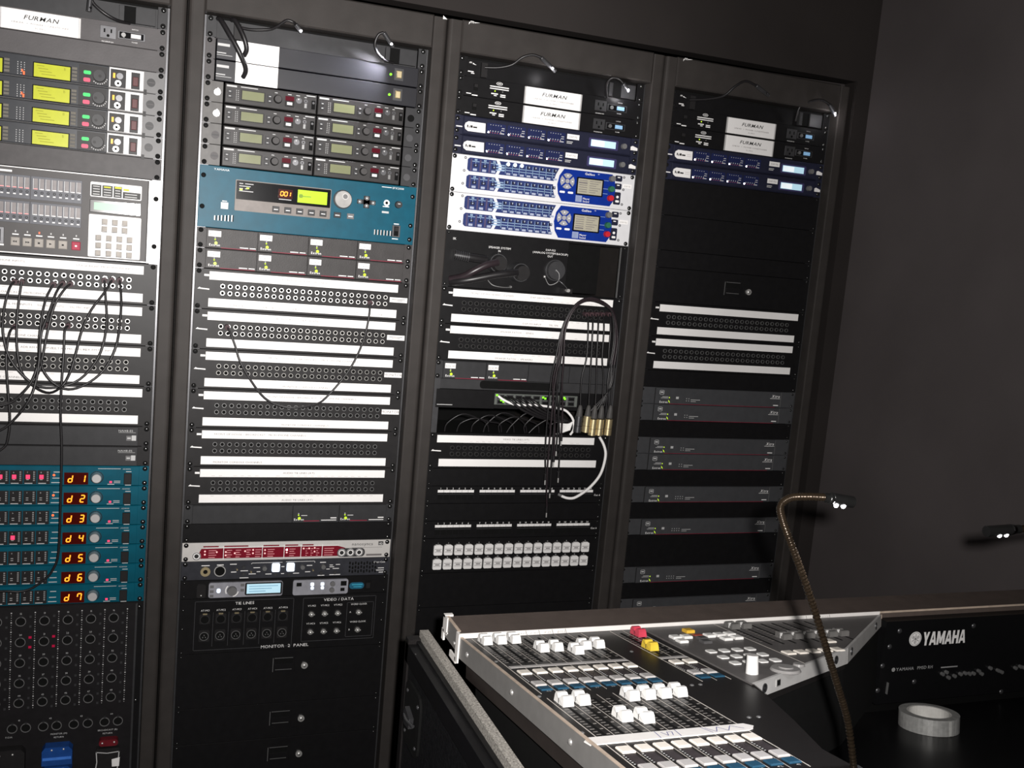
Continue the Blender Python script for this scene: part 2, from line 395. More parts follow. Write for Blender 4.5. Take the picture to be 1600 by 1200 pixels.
lamp_panel(2, 'lamp panel atop the rack with white and blue processors', ('g3a', 'g3b'), (True, True), (.05, .10))
lamp_panel(3, 'lamp panel with one bright bulb atop the rack by the right wall', ('g4a', 'g4b'), (False, True), (0, .08))

# ---------------------------------------------------------------- power conditioners with white badge
def conditioner(r, b0, label, full, greyface=False):
    u = Un('power_conditioner', label, 'power conditioner', r, b0, 1, 'power conditioners with white badges')
    mt = GREY if greyface else DGREY
    u.face(mt if greyface else BLACKD)
    b = u.mb(); b.m(PAPER).box(171, 313, b0 + .08, b0 + .97, 3, 6.5, .8); b.m(SILVER).box(167.5, 171, b0 + .08, b0 + .97, 3, 6, .8).box(313, 317, b0 + .08, b0 + .97, 3, 6, .8); bd = u.part('badge', b, label='white rectangular badge')
    t = u.mb(); t.m(INKD).text('FURMAN', 243, b0 + .48, 8.5, 6.9, 'C', 1.25, True, shear=.25)
    t.m(INK).text('LINEAR  +  POWER CONDITIONER', 243, b0 + .68, 3, 6.9, 'C', 1.5).text('PL-PRO', 243, b0 + .85, 2.8, 6.9, 'C', 1.4)
    obj('lettering', t.mesh('lettering'), bd)
    s_ = u.mb(); s_.m(STEELD).box(353, 384, b0 + .22, b0 + .78, 3, 4.5, .5); s_.m(VOID).box(360, 363, b0 + .35, b0 + .52, 4.4, 4.8).box(373, 376, b0 + .35, b0 + .52, 4.4, 4.8).cyl(368.5, b0 + .65, 3, 4.4, 4.8, 8); u.part('outlet', s_)
    p = u.mb(); p.m(STEELD).box(387, 440, b0 + .34, b0 + .7, 3, 3.8, .5); p.m(GLASSB).box(390, 437, b0 + .38, b0 + .66, 3.8, 4.1); u.part('switch_bezel', p)
    k = u.mb(); k.m(mat('switch_lit_blue', (.25, .4, .55), .3, emit=(.2, .5, .9), es=.25) if not greyface else SILVER).box(412, 432, b0 + .42, b0 + .62, 4, 6.5, .8); u.part('rocker', k)
    k = u.mb(); k.m(NICKELD).cyl(398, b0 + .52, 4.5, 4, 7, 10); u.part('breaker', k)
    t = u.mb(); t.m(WHITE).text('POWER', 420, b0 + .82, 2.2, 3.4).text('SWITCH', 420, b0 + .24, 2.2, 3.4).text('MAXIMUM 15A', 368, b0 + .95, 2.4, 3.4)
    if full:
        for i in range(12):
            a = 2 * math.pi * i / 12; t.add([(104 + 8 * math.cos(a), b0 + .16 + .085 * math.sin(a), 3.4), (104 + 8 * math.cos(a + .52), b0 + .16 + .085 * math.sin(a + .52), 3.4), (104 + 6.6 * math.cos(a + .52), b0 + .16 + .067 * math.sin(a + .52), 3.4), (104 + 6.6 * math.cos(a), b0 + .16 + .067 * math.sin(a), 3.4)], [(0, 1, 2, 3)])
        t.dash(100, 108, b0 + .16, 1.6, 3.4).dash(81, 128, b0 + .33, 2.4, 3.4).dash(81, 128, b0 + .44, 2.2, 3.4).dash(85, 102, b0 + .7, 2.6, 3.4).dash(92, 99, b0 + .79, 2, 3.4).dash(108, 121, b0 + .72, 2.4, 3.4).dash(108, 121, b0 + .81, 2.4, 3.4).dash(38, 52, b0 + .02 + .9, 2.4, 3.4).dash(24, 36, b0 + .86, 2, 3.4)
    u.part('lettering', t)
    sw = u.mb(); sw.m(VOID).box(41, 52, b0 + .32, b0 + .68, 3, 4); sw.m(BLACK).box(42, 51, b0 + .34, b0 + .52, 4, 6.5, .8); u.part('rocker', sw)
    l = u.mb(); l.m(LEDYG).cyl(94, b0 + .56, 1.6, 3, 4.2, 8); l.m(NICKELD).cyl(113, b0 + .56, 1.6, 3, 4.2, 8); u.part('indicator', l)
    u.screws()
conditioner(0, 1, 'grey power conditioner with white badge in the leftmost rack', False, True)
conditioner(2, 1, 'upper white-badged power conditioner above the white and blue processors', True)
conditioner(2, 2, 'lower white-badged power conditioner above the white and blue processors', True)
conditioner(3, 1, 'upper white-badged power conditioner in the rack by the right wall', True)
conditioner(3, 2, 'lower white-badged power conditioner in the rack by the right wall', True)

# ---------------------------------------------------------------- plain blanking panels and drawers
def blank(r, b0, n, label, mt=None, grp='plain blanking panels'):
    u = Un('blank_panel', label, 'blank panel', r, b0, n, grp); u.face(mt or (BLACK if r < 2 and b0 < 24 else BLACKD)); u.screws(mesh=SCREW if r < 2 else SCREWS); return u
blank(0, 2, 1, 'plain grey blanking panel just above the yellow screens', GREY)
blank(0, 7, 1, 'plain grey blanking panel between yellow screens and multitrack recorder', mat('panel_mid_grey', (.058, .054, .055), .45))
blank(0, 40, 4, 'black blanking panel at the foot of the leftmost rack')
blank(1, 25, 1, 'plain black blanking panel above the silver and crimson clock unit')
blank(1, 40, 4, 'black blanking panel at the foot of the teal unit rack')
blank(2, 22, 1, 'thin black blanking panel directly below the lowest white label strip')
blank(2, 24, 1, 'thin black blanking panel between the two numbered jack panels')
blank(2, 28, 2, 'black blanking panel directly under the two rows of white connectors')
blank(2, 30, 4, 'black blanking panel behind the mixing desk corner')
blank(2, 34, 10, 'large black blanking panel at the foot of the third rack')
blank(3, 5, 2, 'black blanking panel directly below the lit blue screens in the right rack')
blank(3, 7, 2, 'second black blanking panel below the lit screens in the right rack')
blank(3, 9, 1, 'thin black blanking panel directly above the drawer in the right rack')
blank(3, 16, 1, 'thin black blanking panel between patch bays and amplifiers')
blank(3, 19, 1, 'thin black blanking panel under the upper pair of amplifiers')
blank(3, 22, 1, 'thin black blanking panel under the second pair of amplifiers')
blank(3, 24, 1, 'thin black blanking panel between the two single amplifiers')
blank(3, 26, 2, 'tall black blanking panel among the amplifiers of the right rack')
blank(3, 29, 1, 'thin black blanking panel above the lowest visible amplifier')
blank(3, 31, 13, 'large black blanking panel at the foot of the right rack')
def drawer(r, b0, n, hb, label, lit=NICKEL):
    u = Un('rack_drawer', label, 'drawer', r, b0, n, 'lockable rack drawers'); u.face(BLACKD)
    u.o.children[0].name = 'drawer_front'
    h = u.mb(); h.m(BLACKD).box(217, 268, hb, hb + .82, 3, 4.2, .6); h.m(VOID).box(221, 264, hb + .1, hb + .7, 4.1, 4.4); h.m(BLACKD).box(221, 264, hb + .36, hb + .7, 4.3, 5.2, .4); h.m(NICKELD).box(217, 218.5, hb + .02, hb + .8, 4.2, 4.6).box(221, 264, hb + .02, hb + .05, 4.2, 4.8).box(223, 262, hb + .66, hb + .69, 5.2, 5.6); u.part('latch', h)
    k = u.mb(); k.m(lit).ring(292, hb + .52, 8, 3.4, 3, 7, 14, 5); k.m(NICKEL).dome(292, hb + .52, 5.4, 6.4, 3.5, 12); k.m(VOID).box(291.4, 292.6, hb + .47, hb + .57, 9.6, 10.2); u.part('lock', k, label='chrome key lock')
    u.screws(mesh=SCREWS)
drawer(1, 32, 3, 32.42, 'upper black drawer below the tie line panel')
drawer(1, 35, 2, 35.45, 'middle black drawer below the tie line panel')
drawer(1, 37, 3, 37.5, 'lowest black drawer at the picture bottom')
drawer(3, 10, 2, 10.5, 'black drawer with chrome lock in the rack by the right wall')

# ---------------------------------------------------------------- patch bays
def patchbay(r, b0, label, top=(), bot=(), jm=None, tag=None, marks=(1, 1), tx=(31, 455), bx=(31, 455), every=1, mini=True, upshift=0.):
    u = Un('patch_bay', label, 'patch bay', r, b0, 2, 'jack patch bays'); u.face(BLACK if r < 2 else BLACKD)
    for nm, (x0, x1), z0, z1, txt, mk, sg in (('label_strip', tx, .13 + upshift, .54 + upshift, top, marks[0], 1), ('label_strip', bx, 1.46, 1.88, bot, marks[1], -1)):
        p = u.mb(); p.m(PAPER).box(x0, x1, b0 + z0, b0 + z1, 3, 4.2, .3); st = u.part(nm, p, label='white paper label strip')
        t = u.mb(); t.m(INK)
        for (s_, a, al) in txt: t.text(s_, a, b0 + (z0 + .22 if sg > 0 else z1 - .08), 3.9, 4.4, al, 1.25)
        if mk:
            t.m(INKL)
            for k in range(24):
                if random.random() < .8: t.dash(60 + 15.9 * k - 4, 60 + 15.9 * k + 3 + random.random() * 2, b0 + (z1 - .07 if sg > 0 else z0 + .07), 1.2, 4.4)
        if txt or mk: obj('lettering', t.mesh('lettering'), st)
    for row in (.83, 1.17):
        for k in range(24): u.put('jack', jm or JACKN, 60 + 15.93 * k, b0 + row)
    t = u.mb(); t.m(WHITE)
    if mini: t.box(20, 30, b0 + .28, b0 + .38, 3, 3.3); t.add([(7, b0 + 1.02, 3.3), (32, b0 + 1.05, 3.3), (32, b0 + .99, 3.3), (14, b0 + .97, 3.3), (11, b0 + .93, 3.3)], [(0, 1, 2, 3, 4)])
    u.part('printed_mark', t)
    if tag:
        p = u.mb(); p.m(PAPER).box(437, 479, b0 + .8, b0 + 1.06, 3, 3.6); tg = u.part('tag', p, label='small white tag')
        t = u.mb(); t.m(INK)
        if tag == 'MONITOR': t.text(tag, 458, b0 + 1.0, 6.2, 3.8, 'C', 1.05)
        else: t.dash(442, 474, b0 + .9, 1.4, 3.8).dash(448, 468, b0 + .97, 1.2, 3.8)
        obj('lettering', t.mesh('lettering'), tg)
    u.screws(mesh=SCREW if r < 3 else SCREWS)
    return u
FOH = 'FRONT OF HOUSE / BROADCAST   MICROPHONE CHANNELS'; MCC = 'MONITOR CONSOLE CHANNELS'
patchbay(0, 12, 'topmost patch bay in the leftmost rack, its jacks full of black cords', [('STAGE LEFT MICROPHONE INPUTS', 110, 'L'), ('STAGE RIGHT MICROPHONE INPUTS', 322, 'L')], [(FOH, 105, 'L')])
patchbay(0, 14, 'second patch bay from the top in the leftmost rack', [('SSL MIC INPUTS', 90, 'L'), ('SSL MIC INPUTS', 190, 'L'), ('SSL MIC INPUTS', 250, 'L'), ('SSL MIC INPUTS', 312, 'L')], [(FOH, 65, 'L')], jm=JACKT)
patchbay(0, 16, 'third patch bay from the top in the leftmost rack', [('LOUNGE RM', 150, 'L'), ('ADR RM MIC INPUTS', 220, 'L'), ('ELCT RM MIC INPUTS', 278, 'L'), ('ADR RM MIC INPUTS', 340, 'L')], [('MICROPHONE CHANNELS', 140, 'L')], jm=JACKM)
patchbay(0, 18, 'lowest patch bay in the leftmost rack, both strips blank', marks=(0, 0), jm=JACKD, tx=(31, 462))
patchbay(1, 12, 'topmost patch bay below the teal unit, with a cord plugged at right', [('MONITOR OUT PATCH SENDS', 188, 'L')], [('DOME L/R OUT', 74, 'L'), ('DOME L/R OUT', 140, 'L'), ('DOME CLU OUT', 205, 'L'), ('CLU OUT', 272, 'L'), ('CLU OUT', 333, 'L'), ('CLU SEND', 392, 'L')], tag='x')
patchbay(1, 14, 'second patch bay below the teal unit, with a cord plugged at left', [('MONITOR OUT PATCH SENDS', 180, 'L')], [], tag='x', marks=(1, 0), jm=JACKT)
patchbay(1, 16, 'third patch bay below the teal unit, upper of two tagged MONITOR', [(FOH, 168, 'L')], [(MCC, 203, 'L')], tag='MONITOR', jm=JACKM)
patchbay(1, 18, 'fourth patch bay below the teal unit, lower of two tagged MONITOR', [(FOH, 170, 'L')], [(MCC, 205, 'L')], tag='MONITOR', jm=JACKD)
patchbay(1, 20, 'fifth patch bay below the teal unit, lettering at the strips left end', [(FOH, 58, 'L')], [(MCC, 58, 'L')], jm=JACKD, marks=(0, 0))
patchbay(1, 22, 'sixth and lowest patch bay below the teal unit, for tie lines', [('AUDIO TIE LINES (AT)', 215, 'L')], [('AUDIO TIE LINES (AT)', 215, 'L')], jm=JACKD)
patchbay(2, 12, 'patch bay under the round connectors, half hidden by looped cords', [('FRONT OF HOUSE FEED', 75, 'L'), ('DJ FEED', 160, 'L'), ('DAP SSH OUTPUT', 230, 'L')], [('DAP SSH INPUT', 90, 'L'), ('DAP FS2 INPUT', 215, 'L'), ('TEL SPK', 285, 'L')], jm=JACKB, upshift=-.03)
patchbay(2, 14, 'speaker patch bay behind the hanging cords, second in its rack', [('SPEAKER PATCH  -  SENDS', 158, 'L')], [('SPEAKER PATCH  -  SPEAKERS', 150, 'L')], jm=JACKB, upshift=-.03)
patchbay(2, 20, 'video tie line patch bay below the tangle of thin cables', [('VIDEO TIE LINES (VT)', 190, 'L')], [], jm=JACKB, marks=(1, 0), tx=(20, 441), bx=(28, 452))
patchbay(3, 12, 'upper patch bay with blank strips in the right rack', jm=JACKD, marks=(0, 0), tx=(32, 460))
patchbay(3, 14, 'lower patch bay with blank strips in the right rack', jm=JACKD, marks=(0, 0))
# ---------------------------------------------------------------- leftmost rack: dual receivers with yellow screens
def ringdots(t, a, b, r, n, c, mtw=1.2, a0=0., a1=6.283):
    for i in range(n):
        q = a0 + (a1 - a0) * i / n; t.box(a + r * math.cos(q) - mtw / 2, a + r * math.cos(q) + mtw / 2, b + (r * math.sin(q) - mtw / 2) / 44.45, b + (r * math.sin(q) + mtw / 2) / 44.45, c - .3, c)
def dual_receiver(b0, label, lit):
    u = Un('wireless_receiver', label, 'receiver', 0, b0, 1, 'receivers with yellow screens'); u.face(LGREY)
    f = u.mb(); f.m(mat('charcoal_blue', (.035, .037, .042), .3, var=.08)).box(38, 373, b0 + .03, b0 + .97, 3, 9, 1.5); u.part('front', f)
    e = u.mb(); e.m(SILVER).box(373, 441, b0 + .04, b0 + .96, 3, 9, 1.2); u.part('end_cap', e)
    for x0 in (70, 194):
        s_ = u.mb(); s_.m(GLASSB).box(x0 + 37, x0 + 108, b0 + .28, b0 + .96, 9, 9.6, .4); bz = u.part('screen_bezel', s_)
        s_ = u.mb(); s_.m(LCDY).box(x0 + 39, x0 + 106, b0 + .32, b0 + .92, 9.4, 9.9); sc = obj('screen', s_.mesh('screen'), bz, label='yellow lit screen')
        t = u.mb(); t.m(mat('lcd_olive_print', (.2, .2, .01), .5, emit=(.4, .4, .01), es=.2))
        for i in range(4): t.dash(x0 + 44 + 3 * i, x0 + 58 + 7 * i, b0 + .42 + .12 * i, 1.3, 10.1)
        t.text('B', x0 + 96, b0 + .5, 5, 10.1)
        obj('lettering', t.mesh('lettering'), sc)
        l = u.mb(); l.m(PRINT)
        for i in range(3):
            for j in range(6): l.box(x0 + 9 + 6 * i, x0 + 10.4 + 6 * i, b0 + .36 + .1 * j, b0 + .4 + .1 * j, 9, 9.4)
        u.part('meter_dots', l)
        if lit:
            l = u.mb(); l.m(LEDR).box(x0 + 19.5, x0 + 22.5, b0 + .76, b0 + .9, 9, 9.8).box(x0 + 16.5, x0 + 19, b0 + .68, b0 + .78, 9, 9.6); u.part('red_led', l)
        for j in range(4):
            k = u.mb(); k.m(AMBERK).box(x0 + 109, x0 + 119, b0 + .28 + .16 * j, b0 + .4 + .16 * j, 9, 10.2, .4); u.part('key', k)
    k = u.mb(); k.m(BLACK).box(316, 370, b0 + .1, b0 + .93, 9, 9.4); u.part('knob_plate', k)
    k = u.mb(); k.m(GRNBTN).rr(325, 339, b0 + .36, b0 + .52, 2.4, 9.3, 11); u.part('green_key', k)
    k = u.mb(); k.m(REDBTN).rr(325, 338, b0 + .68, b0 + .86, 2.4, 9.3, 11); u.part('red_key', k)
    k = u.mb(); k.m(DGREY).cyl(355, b0 + .53, 12.5, 9, 17, 20, 11.6); k.m(BLACK).cyl(349 + 8 * random.random(), b0 + .55, 3.2, 17, 17.3, 10); kn = u.part('knob', k)
    t = u.mb(); t.m(PRINT); ringdots(t, 355, b0 + .55, 15, 8, 9.8, 2., .3, 2.6); u.part('lettering', t)
    k = u.mb(); k.m(BLACK).box(376, 406, b0 + .12, b0 + .93, 9, 9.5); u.part('socket_plate', k)
    k = u.mb(); k.m(STEELD).cyl(394, b0 + .42, 6.5, 9.4, 13, 12); u.part('knob', k)
    k = u.mb(); k.m(LEDO).box(381, 385, b0 + .3, b0 + .52, 9.5, 10.2); u.part('orange_led', k)
    k = u.mb(); k.m(NICKEL).ring(391, b0 + .75, 6.2, 2.8, 9.4, 12, 12, 10); k.m(VOID).cyl(391, b0 + .75, 3, 9.4, 10.2, 8); u.part('headphone_socket', k)
    k = u.mb(); k.m(BLACK).box(416, 433, b0 + .16, b0 + .92, 9, 9.6); k.m(mat('switch_brown', (.09, .03, .03), .4)).box(419, 430, b0 + .36, b0 + .78, 9.5, 12, 1); u.part('power_switch', k)
    k = u.mb(); k.m(DGREY).cyl(455, b0 + .5, 8.5, 3, 4.5, 16); k.m(GREY).dash(448, 462, b0 + .5, 2, 4.7); u.part('antenna_cap', k)
    k = u.mb(); k.m(BLACK).box(441, 447, b0 + .86, b0 + 1.08, 3, 8); u.part('bracket_stop', k)
    u.screws()
for i, nm in enumerate(('topmost receiver with yellow screens and a lit red light', 'second receiver with yellow screens, also with a red light', 'third receiver with yellow screens, no red light', 'lowest of the four receivers with yellow screens')):
    dual_receiver(3 + i, nm, i < 2)

# ---------------------------------------------------------------- leftmost rack: multitrack recorder
u = Un('multitrack_recorder', 'grey multitrack recorder with white keypad and silver ears', 'recorder', 0, 8, 4)
f = u.mb(); f.m(mat('silver_ear', (.72, .71, .7), .45, .1, var=.03)).box(.3, 482.3, 8.02, 11.98, 0, 3, .8); f.m(VOID).box(20, 462, 8.05, 11.95, -180, -.2); u.part('ear', f, label='bright silver mounting ears')
f = u.mb(); f.m(mat('recorder_grey', (.07, .066, .066), .45, var=.06, scale=30)).box(24, 459, 8.03, 11.97, 3, 14, 2); u.part('front', f)
f = u.mb(); f.m(SILVER).box(24, 459, 8.03, 8.07, 13, 14.6).box(24, 459, 11.9, 11.95, 13, 14.6); u.part('trim_line', f)
for bi, (b0, b1) in enumerate(((8.38, 9.44), (9.55, 10.55))):
    for x0 in (136, 233):
        k = u.mb(); k.m(mat('meter_plate_grey', pix(120, 122, 130, 1.2), .4)).box(x0, x0 + 96, b0, b1, 14, 14.8, .4); pl = u.part('meter_plate', k)
        for i in range(8):
            a = x0 + 6 + 11.6 * i
            k = u.mb(); k.m(mat('meter_bar_pale', pix(172, 165, 165, 1.2), .4)).box(a, a + 7, b0 + .1, b0 + .55, 14.8, 15.2); k.m(WHITE).box(a - 1.6, a - .9, b0 + .1, b0 + .6, 14.8, 15.1); k.m(mat('meter_pink', (.7, .3, .3), .5, emit=(.9, .3, .3), es=.25) if (x0 < 200 or i == 0 and bi == 0) else WHITE).box(a, a + 7, b0 + .55, b0 + .59, 14.8, 15.2)
            obj('meter', k.mesh('meter'), pl)
            k = u.mb(); k.m(INKD).ring(a + 3.5, b0 + .73, 2.8, 1.6, 14.8, 15.6, 8); k.m(WHITE).box(a + 1, a + 6, b0 + .84, b0 + .89, 14.8, 15.4); obj('ready_key', k.mesh('ready_key'), pl)
for j, (a, sy) in enumerate(((207, 'rew'), (229, 'ff'), (251, 'stop'), (273, 'play'), (296, 'shuttle'), (321, 'record'))):
    k = u.mb(); k.m(REDKEY if sy == 'record' else BEIGE).box(a - 8.5, a + 8.5, 11.21, 11.6, 14, 18, 1.2)
    k.m(INKD if sy != 'record' else WHITE)
    if sy in ('rew', 'ff'):
        q = -1 if sy == 'rew' else 1
        for d in (-3, 1): k.add([(a + q * d, 11.36, 18.2), (a + q * d, 11.46, 18.2), (a + q * (d + 4), 11.41, 18.2)], [(0, 1, 2)])
    elif sy == 'play': k.add([(a - 2.5, 11.36, 18.2), (a - 2.5, 11.46, 18.2), (a + 2.5, 11.41, 18.2)], [(0, 1, 2)])
    else: k.dash(a - 2, a + 2, 11.41, 3.4, 18.2)
    u.part('transport_key', k)
    t = u.mb(); t.m(WHITE).dash(a - 6, a + 6, 11.08, 2.4, 14.4); t.m(LEDR if sy == 'stop' else PRINT).box(a - 1.2, a + 1.2, 10.9, 10.98, 14, 14.8); u.part('transport_mark', t)
k = u.mb(); k.m(WHITE).rr(345, 445, 8.36, 9.04, 2.5, 14, 14.6); k.m(mat('legend_dark', (.05, .05, .05), .5)); 
for a0, a1, b0 in ((347, 366, 8.48), (368, 388, 8.48), (390, 406, 8.48), (408, 443, 8.7)): k.box(a0, a1, b0, 9.0, 14.5, 14.8)
k.m(PRINT)
for i in range(4):
    for a0, a1 in ((350, 363), (371, 385), (393, 403), (412, 436)):
        if not (a0 == 412 and i < 2): k.dash(a0, a1, 8.56 + .12 * i, 1.8, 15)
k.m(mat('legend_yellow', (.5, .5, .03), .5)).dash(371, 384, 8.56, 3, 15.1).dash(392, 405, 8.54, 4, 15.1).dash(409, 420, 8.6, 4, 15.1)
u.part('legend', k)
k = u.mb(); k.m(GLASSB).box(345, 444, 9.18, 9.76, 14, 16, .8); bz = u.part('display_bezel', k)
k = u.mb(); k.m(LCDA).box(353, 436, 9.3, 9.64, 15.8, 16.3); obj('display', k.mesh('display'), bz, label='pale green lit display')
k = u.mb(); k.m(PAPER).rr(344, 446, 9.86, 11.84, 2.5, 14, 15.2); kp = u.part('keypad', k, label='white keypad panel')
for b, xs in ((10.16, (375, 395, 414.5)), (10.5, (375, 395, 414.5)), (10.92, (364, 384.5, 405, 425)), (11.28, (364, 384.5, 405, 425)), (11.64, (364, 384.5, 405, 425))):
    for a in xs:
        k = u.mb(); k.m(BEIGE).box(a - 5, a + 5, b - .12, b + .12, 15.2, 19, .8); k.m(INKD).box(a - 6.2, a - 5.4, b - .12, b + .15, 15.2, 15.5).box(a - 6.2, a + 5, b + .13, b + .155, 15.2, 15.5); obj('key', k.mesh('key'), kp)
k = u.mb(); k.m(STEELD).box(60, 186, 10.8, 11.55, 14, 15.5, .6); k.m(BLACK).box(66, 180, 10.9, 11.45, 15.4, 15.9); u.part('disk_bay', k)
k = u.mb(); k.m(WHITE).dash(165, 198, 8.24, 4, 14.3).dash(160, 186, 11.6, 3.4, 14.3); u.part('lettering', k)
u.screws(bs=[8.88, 11.15])

# ---------------------------------------------------------------- leftmost rack: grey network adapters and teal converters
for b0, lb in ((20, 'upper of two plain dark adapters above the teal converters'), (21, 'lower of two plain dark adapters above the teal converters')):
    u = Un('audio_adapter', lb, 'adapter', 0, b0, 1, 'plain dark adapters'); u.face(BLACK)
    f = u.mb(); f.m(DGREY).box(24, 457, b0 + .03, b0 + .97, 3, 8, 1); u.part('front', f)
    t = u.mb(); t.m(PRINT).text('NA148-ES', 417, b0 + .26, 4.2, 8.3, 'L', 1.15).dash(417, 452, b0 + .3, .6, 8.3); t.m(LGREY).box(433, 444, b0 + .46, b0 + .7, 8, 8.4); t.m(PRINT).box(444, 453, b0 + .44, b0 + .7, 8, 8.4).dash(435, 442, b0 + .58, 3, 8.6); u.part('lettering', t); u.screws()
SEG = {'1': 'bc', '2': 'abged', '3': 'abgcd', '4': 'fgbc', '5': 'afgcd', '6': 'afgecd', '7': 'fabc', 'd': 'bcdeg', '8': 'abcdefg', '0': 'abcdef'}
def seven(mb, ch, a, b, w_, h, c, th=1.5):
    """seven-segment digit, a/b centre in mm/U, w_ and h in mm"""
    x0, x1 = a - w_ / 2, a + w_ / 2; sl = .12
    def q(xa, ya, xb, yb):
        f = lambda x, y: (x - (y) * sl, b + y / 44.45, c)
        if xa == xb: mb.add([f(xa - th / 2, ya), f(xa + th / 2, ya), f(xb + th / 2, yb), f(xb - th / 2, yb)], [(0, 1, 2, 3)])
        else: mb.add([f(xa, ya - th / 2), f(xb, ya - th / 2), f(xb, ya + th / 2), f(xa, ya + th / 2)], [(0, 1, 2, 3)])
    g = .5
    for s_ in SEG[ch]:
        {'a': lambda: q(x0 + g, -h / 2, x1 - g, -h / 2), 'g': lambda: q(x0 + g, 0, x1 - g, 0), 'd': lambda: q(x0 + g, h / 2, x1 - g, h / 2), 'f': lambda: q(x0, -h / 2 + g, x0, -g), 'b': lambda: q(x1, -h / 2 + g, x1, -g), 'e': lambda: q(x0, g, x0, h / 2 - g), 'c': lambda: q(x1, g, x1, h / 2 - g)}[s_]()
for i in range(7):
    b0 = 22 + i
    u = Un('audio_converter', ('topmost', 'second', 'third', 'fourth', 'fifth', 'sixth', 'lowest')[i] + ' teal converter, its red display showing d %d' % (i + 1), 'converter', 0, b0, 1, 'teal converters'); u.face(TEALD)
    f = u.mb(); f.m(TEALD).box(10, 462, b0 + .03, b0 + .97, 3, 4.4, .5); u.part('front', f)
    for k in range(8):
        a = 74 + 26.4 * k
        c_ = u.mb(); c_.m(BLACK).box(a, a + 24.6, b0 + .24, b0 + .92, 4.4, 4.9); mp = u.part('channel_block', c_)
        t = u.mb(); t.m(PRINT)
        for j in range(5): t.box(a + 18.5, a + 19.4, b0 + .3 + .1 * j, b0 + .36 + .1 * j, 4.9, 5.2).box(a + 20.4, a + 21.2, b0 + .3 + .1 * j, b0 + .36 + .1 * j, 4.9, 5.2)
        t.dash(a + 2, a + 17, b0 + .88, 1.8, 5.2).text(str(k + 1), a + 7, b0 + .38, 3, 5.2).dash(a + 5, a + 10, b0 + .6, 1.2, 5.2).dash(a + 5, a + 10, b0 + .7, 1.2, 5.2)
        if (i == 0 and k >= 4) or (i == 3 and k == 5): t.m(LEDPINK).box(a + 4, a + 12, b0 + .46, b0 + .66, 4.9, 5.6)
        obj('channel_meter', t.mesh('channel_meter'), mp)
    t = u.mb(); t.m(PRINT).dash(290, 302, b0 + .32, 1.8, 4.7).dash(288, 302, b0 + .62, 1.8, 4.7).dash(286, 303, b0 + .84, 1.8, 4.7)
    t.text('AD8000', 428, b0 + .18, 2.6, 4.7, 'L', 1.2).dash(378, 424, b0 + .14, 1.2, 4.7).dash(398, 412, b0 + .92, 1.6, 4.7).dash(411, 424, b0 + .76, 1.4, 4.7).dash(411, 424, b0 + .84, 1.4, 4.7).dash(434, 446, b0 + .96, 1.6, 4.7).dash(435, 446, b0 + .28, 1.6, 4.7)
    t.m(LEDPINK).box(402, 407, b0 + .76, b0 + .86, 4.4, 4.7); u.part('lettering', t)
    if i < 3:
        t = u.mb(); t.m(LEDR).cyl(291, b0 + .47, 2.4, 4.4, 5.4, 8); u.part('red_led', t)
    t = u.mb(); t.m(mat('red_filter_window', (.03, .003, .003), .2, emit=(.25, .008, 0.), es=.1)).box(311, 359, b0 + .34, b0 + .94, 4.4, 5.2, .3); dw = u.part('display', t, label='red seven-segment display')
    t = u.mb(); t.m(LEDSEG); seven(t, 'd', 323.5, b0 + .64, 7.5, 15, 5.5, 2.4); seven(t, str(i + 1), 348.5, b0 + .64, 7.5, 15, 5.5, 2.4); obj('digits', t.mesh('digits'), dw)
    k = u.mb(); k.m(NICKEL).cyl(376, b0 + .58, 11, 4.4, 17, 20, 9.6); k.m(SILVER).cyl(376, b0 + .58, 9.6, 17, 17.8, 20, 8.6); u.part('knob', k, label='silver knob')
    k = u.mb(); k.m(BLACK).ring(376, b0 + .58, 13.8, 12.2, 4.3, 4.7, 18); u.part('knob_ring', k)
    k = u.mb(); k.m(BLACK).box(431, 447, b0 + .36, b0 + .92, 4.4, 7.5, 1.2); u.part('power_switch', k)
    u.screws()

# ---------------------------------------------------------------- leftmost rack: stage connector panel
u = Un('connector_panel', 'black stage connector panel with rows of round sockets, leftmost rack', 'connector panel', 0, 29, 11)
f = u.mb(); f.m(BLACKD).box(.3, 482.3, 29.01, 39.99, 0, 2, .6); f.m(mat('stage_panel', (.012, .011, .012), .5)).box(14, 468, 29.05, 39.95, 2, 5, .8); u.part('faceplate', f)
_x = MB(ytf); _x.m(LGREY).ring(0, 0, 10.5, 9.2, 0, 3, 16, .6); _x.m(VOID).cyl(0, 0, 9.2, .3, .8, 16); _x.m(STEELD).box(-2.5, 2.5, -12.5, -9.5, 0, 3.4); XLRS = _x.mesh('xlr_socket')
_x = MB(ytf); _x.m(STEELD).box(-2.5, 2.5, -2.5, 2.5, 0, 2, .4); KEYS = _x.mesh('small_key')
_x = MB(ytf); _x.m(mat('red_small_key', (.3, .01, .03), .4, emit=(.5, 0, .06), es=.3)).box(-3, 3, -2.5, 2.5, 0, 2, .4); KEYR = _x.mesh('small_key')
for j, b in enumerate((29.78, 30.84, 31.9, 32.95, 33.98)):
    for i in range(8):
        a = 421 - 46.8 * i
        u.put('xlr_socket', XLRS, a, b, 5)
        for q in (-.22, .28): u.put('small_key', KEYR if (j == 1 and i in (3, 4)) else KEYS, a + 19, b + q, 5)
t = u.mb(); t.m(PRINT)
for i in range(9):
    a = 449 - 46.8 * i
    for k in range(42): 
        z = 1.3 if k % 4 else 2.6
        t.box(a - z / 2, a + z / 2, 29.36 + .12 * k - z / 89, 29.36 + .12 * k + z / 89, 5, 5.3)
for j, b in enumerate((29.42, 30.5, 31.55, 32.6, 33.64)):
    for i in range(8): t.text(str(16 + 8 * j - i), 421 - 46.8 * i, b + .02, 3.6, 5.3)
